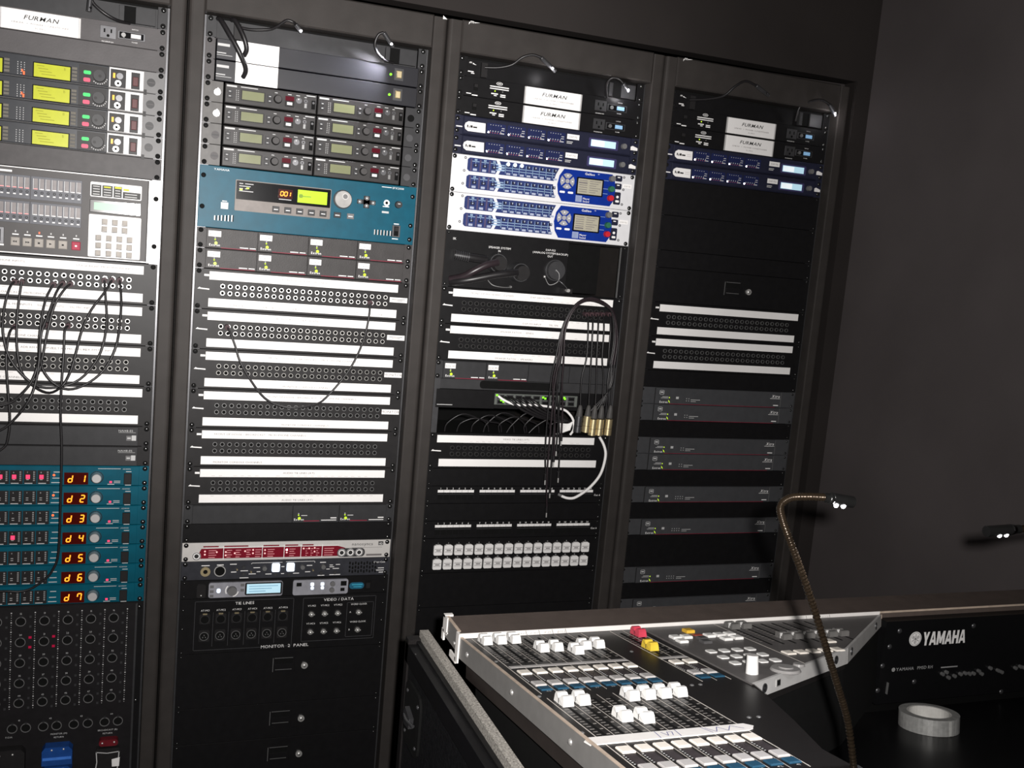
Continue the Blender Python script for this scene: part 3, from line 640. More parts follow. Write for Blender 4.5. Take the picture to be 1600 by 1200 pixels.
for i, (x, s_) in enumerate(((424, '44'), (361, '43'), (298, '42'), (235, '41'))): t.text(s_, x, 34.95, 3.6, 5.3)
t.text('BROADCAST (B)', 417, 35.8, 3.6, 5.3).text('RETURN', 417, 35.98, 3.6, 5.3).text('MONITOR (M)', 316, 35.8, 3.6, 5.3).text('RETURN', 316, 35.98, 3.6, 5.3).text('F.O.H.', 216, 35.8, 3.6, 5.3)
u.part('lettering', t)
for (x, y) in ((410, 35.3), (438, 35.3), (346, 35.3), (375, 35.3), (284, 35.3), (311, 35.3), (222, 35.3), (249, 35.3)): u.put('xlr_socket', XLRS, x, y, 5)
BLUEC = mat('blue_connector', pix(26, 62, 122, .5), .4)
for b0 in (36.2, 37.25, 38.3):
    k = u.mb(); k.m(BLUEC).poly([(290, b0), (338, b0), (346, b0 + .2), (346, b0 + .95), (284, b0 + .95), (284, b0 + .2)], 5, 30); k.m(mat('blue_band', pix(60, 110, 190, .5), .4)).box(286, 344, b0 + .52, b0 + .66, 30, 31); pc = u.part('multipin_connector', k, label='blue multipin connector')
    k = u.mb(); k.m(NICKEL).dome(304, b0 + .14, 2.5, 30, 2, 8).dome(328, b0 + .12, 2.5, 30, 2, 8); obj('clip_screw', k.mesh('clip_screw'), pc)
k = u.mb(); k.m(mat('red_connector', (.13, .012, .018), .4)).rr(400, 440, 36.12, 36.46, 6, 5, 22); k.m(NICKEL).dome(407, 36.28, 2.5, 22, 2, 8).dome(432, 36.26, 2.5, 22, 2, 8); u.part('multipin_connector', k, label='red multipin connector')
k = u.mb(); k.m(BLACK).box(395, 443, 36.6, 38.5, 5, 20); k.m(PRINT)
sh = [(394, 36.74), (418, 36.83), (444, 36.78), (443, 37.3), (440, 38.2), (418, 38.5), (396, 38.2), (393, 37.8), (396, 37.3)]
for i in range(len(sh)):
    (a, b), (c, d) = sh[i], sh[(i + 1) % len(sh)]; dx, dy = c - a, (d - b) * 44.45; L_ = math.hypot(dx, dy); nx, ny = -dy / L_, dx / L_ / 44.45
    k.add([(a, b, 20.4), (c, d, 20.4), (c + nx * 2, d + ny * 2, 20.4), (a + nx * 2, b + ny * 2, 20.4)], [(0, 1, 2, 3)])
k.m(WHITE).text('METALS', 418, 38.02, 7.5, 20.5, 'C', 1.1, True).add([(428, 37.2, 20.5), (445, 37.12, 20.5), (444, 37.6, 20.5), (429, 37.6, 20.5)], [(0, 1, 2, 3)])
u.part('shield_sticker', k, label='black shield-shaped sticker with white outline')
k = u.mb(); k.m(BLACK).poly([(190, 36.2), (242, 36.2), (250, 36.4), (250, 37.8), (182, 37.8), (182, 36.4)], 5, 28); k.m(NICKEL).dome(200, 36.45, 2.5, 28, 2, 8).dome(226, 36.42, 2.5, 28, 2, 8); u.part('multipin_connector', k)
k = u.mb(); k.m(STEELD).box(466, 470, 29.1, 39.9, 2, 6); u.part('trim', k)
u.screws([29.3, 34.3, 39.7])

# ---------------------------------------------------------------- second rack: glossy power units
GLOSS = mat('gloss_black_blue', (.015, .015, .019), .4, var=.05, spec=.3)
for b0, lb in ((1, 'upper glossy black power unit with large white label'), (2, 'lower glossy black power unit with large white label')):
    u = Un('power_unit', lb, 'power unit', 1, b0, 1, 'glossy black power units'); 
    f = u.mb(); f.m(GREY).box(.3, 21, b0 + .01, b0 + .99, 0, 3, .6); u.part('ear', f)
    f = u.mb(); f.m(BLACK).box(463, 482.3, b0 + .01, b0 + .99, 0, 3, .6); u.part('ear', f)
    f = u.mb(); f.m(GLOSS).box(23, 465, b0 + .025, b0 + .975, 0, 8, 1); u.part('front', f)
    p = u.mb(); p.m(PAPER).box(63.5, 153, b0 + .02, b0 + .98, 8, 8.6); u.part('label_sticker', p, label='large white label')
    t = u.mb(); t.m(PRINT).dash(25, 50, b0 + .3, 5.5, 8.3).dash(24, 43, b0 + .68, 2, 8.3).dash(24, 56, b0 + .78, 1, 8.3); u.part('lettering', t)
    k = u.mb(); k.m(LEDG).cyl(401, b0 + .52, 2.8, 8, 10.5, 10); u.part('green_led', k)
    k = u.mb(); k.m(STEELD).box(409, 431, b0 + .16, b0 + .78, 8, 9, .5); k.m(BRASS).box(414, 427, b0 + .28, b0 + .66, 8.8, 11.5, 1.6); u.part('switch', k)
    k = u.mb(); k.m(NICKEL).ring(80, b0 + .72, 8.5, 4, 8.4, 20, 14, 12); u.part('lamp_socket', k, label='bright metal lamp socket')
    g = u.mb(); g.m(RUBBER).tube(PATH['L2a' if b0 == 1 else 'L2b'], .0052, 9, 5); u.part('lamp_stem', g, label='thick black bent lamp stem')
    u.screws()

# ---------------------------------------------------------------- second rack: eight half-width receivers
RCV = mat('receiver_charcoal', (.036, .034, .034), .38, var=.06)
ROWN = ('top', 'second', 'third', 'bottom')
for j in range(4):
    b0 = 3 + j
    for side, x0 in (('left', 44.5), ('right', 242.5)):
        u = Un('wireless_transmitter', '%s half-width unit with olive screen in the %s row of four' % (side, ROWN[j]), 'transmitter', 1, b0, 1, 'half-width units with olive screens')
        f = u.mb(); e0, e1 = (.3, 41) if side == 'left' else (443, 482.3)
        f.m(mat('bracket_grey', (.11, .106, .103), .4) if side == 'left' else DGREY).box(e0, e1, b0 + .01, b0 + .99, 0, 3, .6); u.part('rack_ear', f)
        f = u.mb(); f.m(RCV).box(x0, x0 + 195, b0 + .05, b0 + .97, -2, 10, 1.6); f.m(VOID).box(x0, x0 + 195, b0 + .05, b0 + .97, -150, -2); u.part('body', f)
        g = u.mb(); g.m(BLACK).box(x0 + 33, x0 + 84, b0 + .27, b0 + .76, 10, 10.6, .3); bz = u.part('screen_bezel', g)
        g = u.mb(); g.m(LCDG).box(x0 + 35.5, x0 + 81.5, b0 + .31, b0 + .72, 10.4, 10.9); obj('screen', g.mesh('screen'), bz, label='pale olive screen')
        for a, b, r_ in ((10, .42, 3), (10, .64, 3), (94, .42, 3), (94, .64, 3)):
            g = u.mb(); g.m(DGREY).box(x0 + a - 5, x0 + a + 5, b0 + b - .08, b0 + b + .08, 10, 11.6, .5); g.m(PRINT).dash(x0 + a - 2, x0 + a + 2, b0 + b, 1.6, 11.8); u.part('key', g)
        g = u.mb(); g.m(PRINT)
        for q in range(6): g.box(x0 + 23, x0 + 24.2, b0 + .32 + .09 * q, b0 + .36 + .09 * q, 10, 10.3).box(x0 + 27, x0 + 28.2, b0 + .32 + .09 * q, b0 + .36 + .09 * q, 10, 10.3)
        g.dash(x0 + 3, x0 + 24, b0 + .16, 3.6, 10.3).dash(x0 + 32, x0 + 68, b0 + .15, 1.8, 10.3).dash(x0 + 104, x0 + 110, b0 + .2, 1.4, 10.3).dash(x0 + 132, x0 + 140, b0 + .2, 1.4, 10.3).dash(x0 + 150, x0 + 158, b0 + .2, 1.4, 10.3).dash(x0 + 172, x0 + 192, b0 + .14, 1.8, 10.3).dash(x0 + 168, x0 + 173, b0 + .24, 1.4, 10.3); u.part('lettering', g)
        g = u.mb(); g.m(VOID).ring(x0 + 111, b0 + .5, 9.4, 8, 10, 10.3, 16); g.m(mat('knob_mid_grey', (.055, .052, .052), .45)).cyl(x0 + 111, b0 + .5, 8, 10, 19, 16, 7.2); u.part('knob', g)
        g = u.mb(); g.m(REDW).box(x0 + 127, x0 + 146, b0 + .28, b0 + .5, 10, 10.5); u.part('red_window', g)
        g = u.mb(); g.m(BLACK).box(x0 + 127, x0 + 146, b0 + .5, b0 + .78, 10, 12, .8); g.m(WHITE).box(x0 + 131, x0 + 142, b0 + .57, b0 + .7, 12, 12.2); u.part('set_key', g)
        g = u.mb(); g.m(STEELD).cyl(x0 + 156, b0 + .44, 6.5, 10, 14, 12); g.m(PRINT).cyl(x0 + 155, b0 + .38, 1.6, 14, 14.3, 8); u.part('knob', g)
        g = u.mb(); g.m(STEELD).ring(x0 + 171, b0 + .42, 4.2, 1.8, 10, 13, 10); u.part('socket', g)
        g = u.mb(); g.m(NICKELD).box(x0 + 168, x0 + 174, b0 + .52, b0 + .76, 10, 12, .6); u.part('slide_switch', g)
        g = u.mb(); g.m(VOID).box(x0 + 184, x0 + 192, b0 + .34, b0 + .76, 10, 10.8); g.m(STEELD).cyl(x0 + 188, b0 + .46, 2.6, 10.6, 12, 8); u.part('port', g)
        if side == 'left':
            if j < 2:
                g = u.mb(); g.m(NICKEL).cyl(29, b0 + .52, 7, 3, 5, 14); g.m(PAPER).poly([(25, b0 + .66), (32, b0 + .66), (35, b0 + .4), (30, b0 + .3), (25, b0 + .42)], 5, 5.6); u.part('antenna_socket', g)
            else:
                g = u.mb(); g.m(GREY).cyl(29, b0 + .54, 8.4, 3, 4.6, 16); g.m(DGREY).dash(22, 36, b0 + .54, 3, 4.9); u.part('antenna_cap', g)
        else:
            g = u.mb(); g.m(STEELD if j else VOID).cyl(456, b0 + .54, 8, 3, 4.6, 14); u.part('antenna_cap', g)
        u.screws(cols=(8.75,) if side == 'left' else (473.85,))

# ---------------------------------------------------------------- second rack: wide teal effects unit
u = Un('effects_processor', 'wide teal effects processor with yellow-green screen and white jog wheel', 'effects processor', 1, 7, 3); u.face(TEAL, ch=1)
k = u.mb(); k.m(mat('bezel_greige', pix(158, 150, 145, 1.15), .4)).rr(76, 285, 7.56, 9.06, 2, 3, 8); bz = u.part('display_bezel', k)
k = u.mb(); k.m(GLASSB).rr(78, 283.5, 7.6, 8.5, 1.5, 8, 8.8); gl = u.part('display_window', k)
k = u.mb(); k.m(LCDL).box(210.5, 276, 7.74, 8.37, 8.6, 9.2); lc = obj('screen', k.mesh('screen'), gl, label='yellow-green lit screen')
k = u.mb(); k.m(mat('lcd_dark_blob', (.12, .18, .02), .4, emit=(.22, .4, .0), es=.4)).rr(213, 222, 7.95, 8.14, 3, 9.1, 9.4).dash(222, 240, 8.05, 2, 9.4); u.part('screen_mark', k)
k = u.mb(); k.m(mat('red_filter_window', (.03, .003, .003), .2)).box(168, 199, 7.8, 8.24, 8.6, 9.1); k.m(LEDSEG)
seven(k, '0', 176, 8.02, 6, 9, 9.5, 2); seven(k, '0', 184.5, 8.02, 6, 9, 9.5, 2); seven(k, '1', 192, 8.02, 5, 9, 9.5, 2); u.part('program_number', k, label='red number display')
t = u.mb(); t.m(PRINT)
for q in range(4): t.dash(84, 92 + 4 * (q % 2), 7.73 + .12 * q, 1.8, 9).dash(96, 114 - 6 * (q % 3), 7.73 + .12 * q, 1.8, 9)
t.dash(170, 197, 8.3, 1.8, 9).m(LEDYG).box(85, 91, 7.98, 8.06, 8.8, 9.2).box(99, 105, 7.9, 7.97, 8.8, 9.2); u.part('indicator_text', t)
for q in range(5):
    a = 164.5 + 26.1 * q; k = u.mb(); k.m(DGREY).box(a - 7.5, a + 7.5, 8.67, 8.96, 8, 11, .8); k.m(WHITE).dash(a - 4.5, a + 4.5, 8.83, 1.8, 11.2); u.part('function_key', k)
k = u.mb(); k.m(mat('wheel_offwhite', pix(205, 203, 200, 1.15), .45)).cyl(312, 8.0, 19.5, 3, 13, 32, 18.6); wh = u.part('jog_wheel', k, label='white jog wheel')
k = u.mb(); k.m(LGREY).cyl(316, 7.85, 6.2, 12.6, 13.3, 14); k.m(SILVER).ring(316, 7.85, 6.6, 5.6, 12.9, 13.6, 14); obj('finger_dimple', k.mesh('finger_dimple'), wh)
k = u.mb(); k.m(BLACK).ring(312, 8.0, 21.5, 19.8, 3, 3.6, 28); u.part('wheel_ring', k)
for a, b in ((367, 7.82), (351, 8.02), (382, 8.03), (367, 8.2)):
    k = u.mb(); k.m(STEELD).cyl(a, b, 5, 3, 6, 12); k.m(NICKEL).dome(a, b, 3.4, 6, 2.4, 10); u.part('cursor_key', k)
k = u.mb(); k.m(BLACK).box(360, 374, 7.7, 8.32, 3, 3.5).box(345, 388, 7.9, 8.13, 3, 3.5); u.part('cursor_plate', k)
k = u.mb(); k.m(NICKEL).ring(413, 7.95, 7, 3.4, 3, 7, 14, 5); k.m(VOID).cyl(413, 7.95, 3.6, 3, 5, 10); u.part('headphone_socket', k)
k = u.mb(); k.m(DGREY).cyl(441, 7.98, 8.6, 3, 13, 16, 7.8); k.m(PRINT).dash(438, 444, 7.94, 2, 13.2); u.part('knob', k)
for a, mt in ((302, DGREY), (332, LGREY)):
    k = u.mb(); k.m(mt).box(a - 8, a + 8, 8.67, 8.95, 3, 5.5, .8); k.m(WHITE).dash(a - 5, a + 5, 8.82, 1.8, 5.7); u.part('function_key', k)
k = u.mb(); k.m(WHITE).box(47.5, 63, 8.72, 9.04, 3, 5, .6); u.part('white_key', k)
for xs in ([35 + 7.2 * q for q in range(6)], [389 + 7.4 * q for q in range(6)]):
    b0, b1 = (9.3, 9.62) if xs[0] < 100 else (9.26, 9.62)
    for q, a in enumerate(xs):
        o0 = .06 * q if xs[0] < 100 else 0
        k = u.mb(); k.m(SILVER).box(a, a + 2.2, b0 + .1 - o0 * .3, b1, 3, 4); k.m(VOID).box(a + 2.2, a + 4.6, b0 + .1 - o0 * .3, b1, 3, 3.3); u.part('vent_fin', k)
k = u.mb(); k.m(STEELD).box(431, 450, 9.04, 9.66, 3, 4.4, .5); k.m(VOID).box(435, 446, 9.1, 9.6, 4.3, 4.6); k.m(BLACK).box(435.5, 445.5, 9.12, 9.36, 4.5, 8, 1); u.part('power_switch', k)
t = u.mb(); t.m(WHITE).text('YAMAHA', 30, 7.21, 4.2, 3.3, 'L', 1.2).text('SPX2000', 425, 7.2, 4.2, 3.3, 'L', 1.1).dash(400, 423, 7.15, 1.4, 3.3).dash(434, 446, 8.98, 2, 3.3).dash(432, 446, 9.75, 2, 3.3).dash(405, 420, 8.14, 2, 3.3).dash(50, 60, 8.66, 1.6, 3.3); t.m(PRINT).box(404, 420, 8.38, 8.48, 3, 3.5); u.part('lettering', t)
u.screws([7.5, 9.0]); u.screws([9.72], (473.85,))

# ---------------------------------------------------------------- shelves of small grey amplifiers
MOD = mat('module_grey', (.046, .043, .043), .45, var=.1, scale=50, bump=.2)
MODD = mat('module_dark', (.036, .036, .038), .42, var=.08)
REDLINE = mat('dull_red_line', (.2, .02, .04), .5)
def modules(r, b0, divs, label, mt, kind, skip=(), tags=()):
    u = Un('amplifier_shelf', label, 'amplifier shelf', r, b0, 1, 'shelves of small amplifiers'); u.face(mt, th=2)
    for i in range(len(divs) - 1):
        a0, a1 = divs[i], divs[i + 1]
        k = u.mb(); k.m(mt).box(a0 + .6, a1 - .6, b0 + .03, b0 + .97, 2, 7, .6); md = u.part('amplifier_module' if i not in skip else 'filler_plate', k)
        if i in skip: continue
        t = u.mb()
        if kind == 'ada':
            if i < len(tags): t.m(PAPER).box(a0 + 4.5, a0 + 31, b0 + .14, b0 + .42, 7, 7.4); t.m(INK).text(tags[i], a0 + 17.5, b0 + .35, 4, 7.6, 'C', 1.1)
            t.m(WHITE).text('Extron', a0 + 7, b0 + .88, 5, 7.3, 'L', 1.0, True).dash(a0 + 72, a0 + 90, b0 + .87, 2, 7.3).dash(a0 + 93, a0 + 106, b0 + .87, 2, 7.3)
            t.m(REDLINE).box(a0 + 32, a1 - 3, b0 + .93, b0 + .965, 7, 7.3)
        else:
            t.m(WHITE).text('Extron', a0 + 4, b0 + .85, 5, 7.3, 'L', 1.0, True).dash(a0 + 20, a0 + 34, b0 + .58, 1.2, 7.3).dash(a1 - 20, a1 - 6, b0 + .72, 2.6, 7.3).dash(a1 - 42, a1 - 6, b0 + .84, 1.8, 7.3); t.m(REDLINE).box(a0 + 26, a1 - 46, b0 + .85, b0 + .9, 7, 7.3)
        obj('lettering', t.mesh('lettering'), md)
        t = u.mb(); t.m(LEDYG)
        a = a0 + (20 if kind == 'ada' else 15); t.cyl(a + 1, b0 + .73, 3.4, 7, 8, 10).dome(a - 1, b0 + .56, 1.8, 7, 2, 8); t.m(PRINT).dome(a - 1, b0 + .48, 1.7, 7, 1.5, 8); obj('green_led', t.mesh('green_led'), md)
    u.screws()
modules(1, 10, (20, 129.5, 241, 352, 463), 'upper shelf of four grey amplifiers below the teal unit', MOD, 'ada', tags=('ADA M1', 'ADA M2', 'ADA M3', 'ADA M4'))
modules(1, 11, (20, 129.5, 241, 352, 463), 'lower shelf of four grey amplifiers below the teal unit', MOD, 'ada', tags=('ADA M5', 'ADA M6', 'ADA M7', 'ADA M8'))
modules(1, 24, (18, 242, 351, 465), 'dark shelf with two green-lit modules under the lowest white strips', MODD, 'ps', skip=(0,))
modules(2, 16, (20, 130, 241, 352, 463), 'grey amplifier shelf behind the hanging cords in the third rack', MODD, 'ada', skip=(2, 3), tags=('ADA FP1', 'ADA FP2'))
# ---------------------------------------------------------------- second rack: clock, intercom, small wireless gear, tie line panel
u = Un('clock_generator', 'silver clock generator with crimson legend strip', 'clock generator', 1, 26, 1); b0 = 26
u.face(mat('clock_silver', (.6, .58, .56), .42, .15, var=.03))
k = u.mb(); k.m(CRIMSON).poly([(40, b0 + .84), (36, b0 + .6), (42, b0 + .32), (352, b0 + .28), (372, b0 + .42), (372, b0 + .86)], 3, 4); cp = u.part('legend_strip', k, label='crimson legend strip')
k = u.mb(); k.m(WHITE)
for a in (91, 178, 228, 267, 317): k.box(a - .7, a + .7, b0 + .2, b0 + .9, 4, 4.4)
k.box(50, 356, b0 + .255, b0 + .285, 3, 4.3)
for a0, a1 in ((46, 80), (92, 146), (180, 216), (230, 260), (270, 296)): k.m(CRIMSON).dash(a0, a1, b0 + .21, 3, 3.4)
k.m(mat('legend_pink_print', pix(225, 150, 155, .65), .5))
for a0, a1 in ((58, 75), (98, 110), (118, 130), (142, 152), (162, 176), (190, 206), (240, 254), (278, 284), (290, 296), (303, 310), (322, 345)):
    for q in range(4): k.dash(a0, a1 - 3 * (q % 2), b0 + .42 + .12 * q, 1.7, 4.4)
u.part('lettering', k)
for a, b in ((50, .45), (50, .62), (76, .5), (96, .5), (96, .68), (116, .58), (139, .48), (157, .42), (157, .6), (184, .44), (184, .62), (234, .45), (234, .6), (273, .4), (286, .4), (299, .38), (299, .58)):
    k = u.mb(); k.m(LEDW if a == 234 and b == .45 else mat('led_warm_pink', (.8, .5, .5), .4, emit=(1, .55, .5), es=.6)).cyl(a, b0 + b, 2, 4, 5, 8); u.part('status_led', k)
k = u.mb(); k.m(STEELD).rr(353, 420, b0 + .44, b0 + .92, 9, 3, 4.2); u.part('key_plate', k)
for a in (364, 385, 406, 32):
    k = u.mb(); k.m(PAPER).cyl(a, b0 + (.68 if a > 50 else .7), 9.5, 4, 4.8, 18); k.m(BLACK).ring(a, b0 + (.68 if a > 50 else .7), 9, 7.6, 4.6, 5.2, 16); k.m(INKD).dome(a, b0 + (.68 if a > 50 else .7), 5, 4.8, 3, 12); u.part('round_key', k)
k = u.mb(); k.m(INKD).text('nanosyncs', 388, b0 + .3, 7, 3.3, 'L', 1.15); k.box(452, 464, b0 + .1, b0 + .3, 3, 3.4); k.m(PAPER).text('HD', 458, b0 + .27, 5, 3.6, 'C', .9); k.m(INK).dash(388, 462, b0 + .42, .8, 3.3).dash(424, 462, b0 + .84, 4.5, 3.3); u.part('lettering', k)
u.screws()
u = Un('intercom_station', 'dark intercom station with two glowing blue-white keys', 'intercom', 1, 27, 1); b0 = 27; u.face(mat('intercom_slate', (.034, .035, .042), .42))
k = u.mb(); k.m(BRASS).ring(53, b0 + .53, 11, 5, 3, 7, 20, 4); k.m(VOID).cyl(53, b0 + .53, 5.2, 3, 4.4, 12); u.part('jack_socket', k, label='brass jack socket')
k = u.mb(); k.m(NICKEL).ring(85, b0 + .52, 13, 11, 3, 5.5, 20, 4); k.m(VOID).cyl(85, b0 + .52, 11.2, 3, 4, 18); u.part('headset_socket', k)
for a in (202, 236):
    k = u.mb(); k.m(LEDB).rr(a, a + 18, b0 + .18, b0 + .63, 3, 3, 7); u.part('talk_key', k, label='glowing blue-white talk key')
for a, b, r_ in ((185, .43, 6), (273, .42, 6), (322, .43, 6.2)):
    k = u.mb(); k.m(NICKELD).cyl(a, b0 + b, r_, 3, 10, 14, r_ * .85); u.part('knob', k)
for a, b in ((138, .36), (138, .72), (211, .8), (242, .8), (318, .8), (351, .78)):
    k = u.mb(); k.m(DGREY).cyl(a, b0 + b, 4.4, 3, 5.5, 12); k.m(STEELD).cyl(a, b0 + b, 2.6, 5.5, 6, 10); u.part('small_key', k)
for a in (123, 155, 298):
    k = u.mb(); k.m(BRASS).cyl(a, b0 + (.45 if a < 140 else .6), 1.8, 3, 9, 8); u.part('toggle', k)
k = u.mb(); k.m(WHITE)
for a0, a1, b, h in ((44, 62, .22, 2), (78, 93, .2, 2), (107, 122, .18, 2), (110, 122, .6, 2), (131, 148, .55, 1.8), (130, 150, .93, 1.8), (160, 175, .4, 1.8), (150, 166, .73, 1.8), (168, 176, .62, 1.8), (188, 202, .76, 1.8), (224, 231, .38, 1.8), (224, 231, .76, 1.8), (283, 296, .35, 1.8), (252, 266, .76, 1.8), (280, 292, .7, 1.8), (314, 328, .2, 2), (337, 345, .36, 1.6), (352, 362, .34, 1.6), (337, 348, .46, 1.6), (330, 338, .58, 1.6), (345, 360, .56, 1.6), (310, 326, .92, 1.8), (338, 364, .9, 1.8), (455, 470, .6, 1.8), (448, 470, .72, 1.8), (458, 470, .84, 1.8)): k.dash(a0, a1, b0 + b, h, 3.3)
k.box(155, 226, b0 + .13, b0 + .15, 3, 3.3).box(234, 302, b0 + .11, b0 + .13, 3, 3.3).box(155, 156, b0 + .13, b0 + .2, 3, 3.3).box(301, 302, b0 + .11, b0 + .2, 3, 3.3).text('Clear-Com', 444, b0 + .3, 3.8, 3.3, 'L', 1.05, True); u.part('lettering', k)
for q in range(3):
    for c_ in range(10):
        k = u.mb(); k.m(VOID).rr(384 + 7 * c_, 388 + 7 * c_, b0 + .2 + .22 * q + .05 * (c_ % 2), b0 + .36 + .22 * q + .05 * (c_ % 2), 1.6, 3, 3.4, 2); u.part('speaker_slot', k)
u.screws()
u = Un('monitor_transmitter_tray', 'black tray holding two small silver radio faces', 'transmitter tray', 1, 28, 1); b0 = 28; u.face(BLACKD)
SG = mat('satin_grey', pix(168, 168, 176, .75), .4, .15)
k = u.mb(); k.m(SG).rr(62, 229, b0 + .13, b0 + .93, 5, 3, 8); fa = u.part('radio_face', k, label='silver face with pale cyan display')
k = u.mb(); k.m(BLACK).rr(143, 228, b0 + .17, b0 + .84, 3, 8, 8.6); k.m(LCDC).box(147, 224, b0 + .24, b0 + .76, 8.5, 9); k.m(mat('lcd_blue_print', (.15, .3, .4), .4, emit=(.25, .45, .6), es=.4))
for q in range(3): k.dash(152, 218 - 14 * q, b0 + .36 + .14 * q, 1.8, 9.2)
u.part('display', k, label='pale cyan lit display')
k = u.mb(); k.m(LGREY).cyl(114, b0 + .56, 11, 8, 17, 22, 10); u.part('knob', k)
k = u.mb(); k.m(PAPER); 
for s0, s1 in ((2.6, 4.0), (.2, 1.4)):
    for q in range(8):
        t0 = s0 + (s1 - s0) * q / 8; t1 = s0 + (s1 - s0) * (q + 1) / 8; R1, R2 = 13, 15.5
        k.add([(114 + R1 * math.cos(t0), b0 + .56 + R1 * math.sin(t0) / 44.45, 8.4), (114 + R2 * math.cos(t0), b0 + .56 + R2 * math.sin(t0) / 44.45, 8.4), (114 + R2 * math.cos(t1), b0 + .56 + R2 * math.sin(t1) / 44.45, 8.4), (114 + R1 * math.cos(t1), b0 + .56 + R1 * math.sin(t1) / 44.45, 8.4)], [(0, 1, 2, 3)])
k.m(LEDB).rr(80, 88, b0 + .44, b0 + .66, 3, 8, 9); u.part('lit_mark', k)
for a, b in ((69, .32), (69, .58), (69, .82), (137, .28), (137, .56)):
    k = u.mb(); k.m(LGREY).box(a - 4, a + 4, b0 + b - .07, b0 + b + .07, 8, 9.6, .5); u.part('key', k)
k = u.mb(); k.m(SG).rr(253, 384, b0 + .13, b0 + .95, 5, 3, 8); u.part('radio_face', k, label='silver face with two blue-white lights')
for a in (298, 322):
    k = u.mb(); k.m(LEDB).rr(a - 4, a + 4, b0 + .28, b0 + .46, 2, 8, 9).rr(a - 3, a + 4, b0 + .5, b0 + .66, 2, 8, 9); u.part('status_light', k)
for a, b in ((346, .36), (345, .7)):
    k = u.mb(); k.m(LGREY).cyl(a, b0 + b, 6, 8, 14, 14); u.part('knob', k)
for a0, a1, c0, c1 in ((261, 273, .26, .46), (366, 380, .24, .5), (366, 376, .62, .8)):
    k = u.mb(); k.m(VOID).box(a0, a1, b0 + c0, b0 + c1, 8, 8.6); u.part('port', k)
k = u.mb(); k.m(mat('blue_teal_logo', (.02, .12, .2), .4)).rr(388, 424, b0 + .38, b0 + .74, 7.5, 3, 3.8); k.m(mat('logo_cyan', (.05, .35, .5), .4)).dash(394, 420, b0 + .5, 3, 4).dash(398, 418, b0 + .62, 2.4, 4); u.part('oval_badge', k, label='blue oval badge')
k = u.mb(); k.m(VOID).box(426, 441, b0 + .28, b0 + .86, 3, 4); k.m(BLACK).box(428, 439, b0 + .4, b0 + .72, 4, 7, 1); u.part('rocker', k)
k = u.mb(); k.m(BLACK).rr(36, 56, b0 + .22, b0 + .92, 4, 3, 6); k.m(NICKEL).dome(46, b0 + .8, 2, 6, 1.4, 8); u.part('cable_gland', k)
u.screws([b0 + .14, b0 + .86], mesh=SCREWS)

u = Un('tie_line_panel', 'black tie line panel lettered MONITOR 2 PANEL', 'connector panel', 1, 29, 3); u.face(BLACKD)
LINE = mat('thin_grey_line', (.07, .07, .075), .5)
def frame_line(k, a0, a1, b0, b1, w_=.8):
    h = w_ / 44.45
    k.box(a0, a1, b0, b0 + h, 3, 3.3).box(a0, a1, b1 - h, b1, 3, 3.3).box(a0, a0 + w_, b0, b1, 3, 3.3).box(a1 - w_, a1, b0, b1, 3, 3.3)
k = u.mb(); k.m(LINE); frame_line(k, 34, 258, 29.14, 31.8); frame_line(k, 280, 456, 29.16, 31.6); frame_line(k, 386, 451, 29.5, 31.46)
for a in (75, 110, 146, 181, 216): k.box(a, a + .7, 29.75, 31.6, 3, 3.3)
u.part('printed_frame', k)
t = u.mb(); t.m(WHITE).text('TIE LINES', 145, 29.38, 6.5, 3.3, 'C', 1.1).text('VIDEO / DATA', 365, 29.37, 6.5, 3.3, 'C', 1.1).text('MONITOR  2  PANEL', 243, 31.86, 7, 3.3, 'C', 1.15)
for q in range(6): t.text('AT-MC%d' % (q + 1), 57 + 35.4 * q, 29.68, 4.2, 3.3, 'C', .9)
for q in range(3): t.text('VT-MC%d' % (q + 1), 301 + 31.5 * q, 29.66, 4.2, 3.3, 'C', .9).text('VT-MC%d' % (q + 4), 301 + 31.5 * q, 30.66, 4.2, 3.3, 'C', .9)
t.text('WORD CLOCK', 415, 29.66, 4, 3.3, 'C', .95).text('WORD CLOCK', 415, 30.66, 4, 3.3, 'C', .95).text('A', 395, 30.1, 4, 3.3).text('B', 395, 31.1, 4, 3.3); u.part('lettering', t)
for q in range(6):
    a = 57 + 35.4 * q
    k = u.mb(); k.m(BLACK).rr(a - 12, a + 12, 29.82, 30.36, 3, 3, 4.2); k.m(VOID).cyl(a, 30.12, 9.4, 4, 4.4, 16); k.m(BRASS).box(a - 5, a + 5, 29.8, 29.86, 3, 5.5, .4); k.m(STEELD).ring(a, 30.12, 10.4, 9.4, 4, 5, 16); u.part('xlr_socket', k)
    k = u.mb(); k.m(BLACK).rr(a - 12, a + 12, 30.7, 31.32, 3, 3, 4.2); k.m(NICKELD).ring(a, 31.02, 10.4, 9, 4, 5.4, 16); k.m(VOID).cyl(a, 31.02, 9.2, 4, 4.6, 16); k.m(NICKELD).cyl(a - 3, 31.06, 1.4, 4.4, 8, 6).cyl(a + 3, 31.06, 1.4, 4.4, 8, 6).cyl(a, 30.95, 1.4, 4.4, 8, 6); u.part('xlr_plug_socket', k)
for a, b in [(301 + 31.5 * q, c) for q in range(3) for c in (30.06, 31.06)] + [(415, 30.06), (415, 31.06)]:
    k = u.mb(); k.m(NICKEL).cyl(a, b, 6.4, 3, 9, 12, 5.6).dome(a, b, 4.6, 9, 4, 12).box(a - 7.5, a + 7.5, b - .03, b + .03, 8, 10); k.m(BLACK).ring(a, b, 8.8, 6.2, 3, 4, 14); u.part('bnc_socket', k)
u.screws([29.6, 30.6, 31.9], mesh=SCREWS)

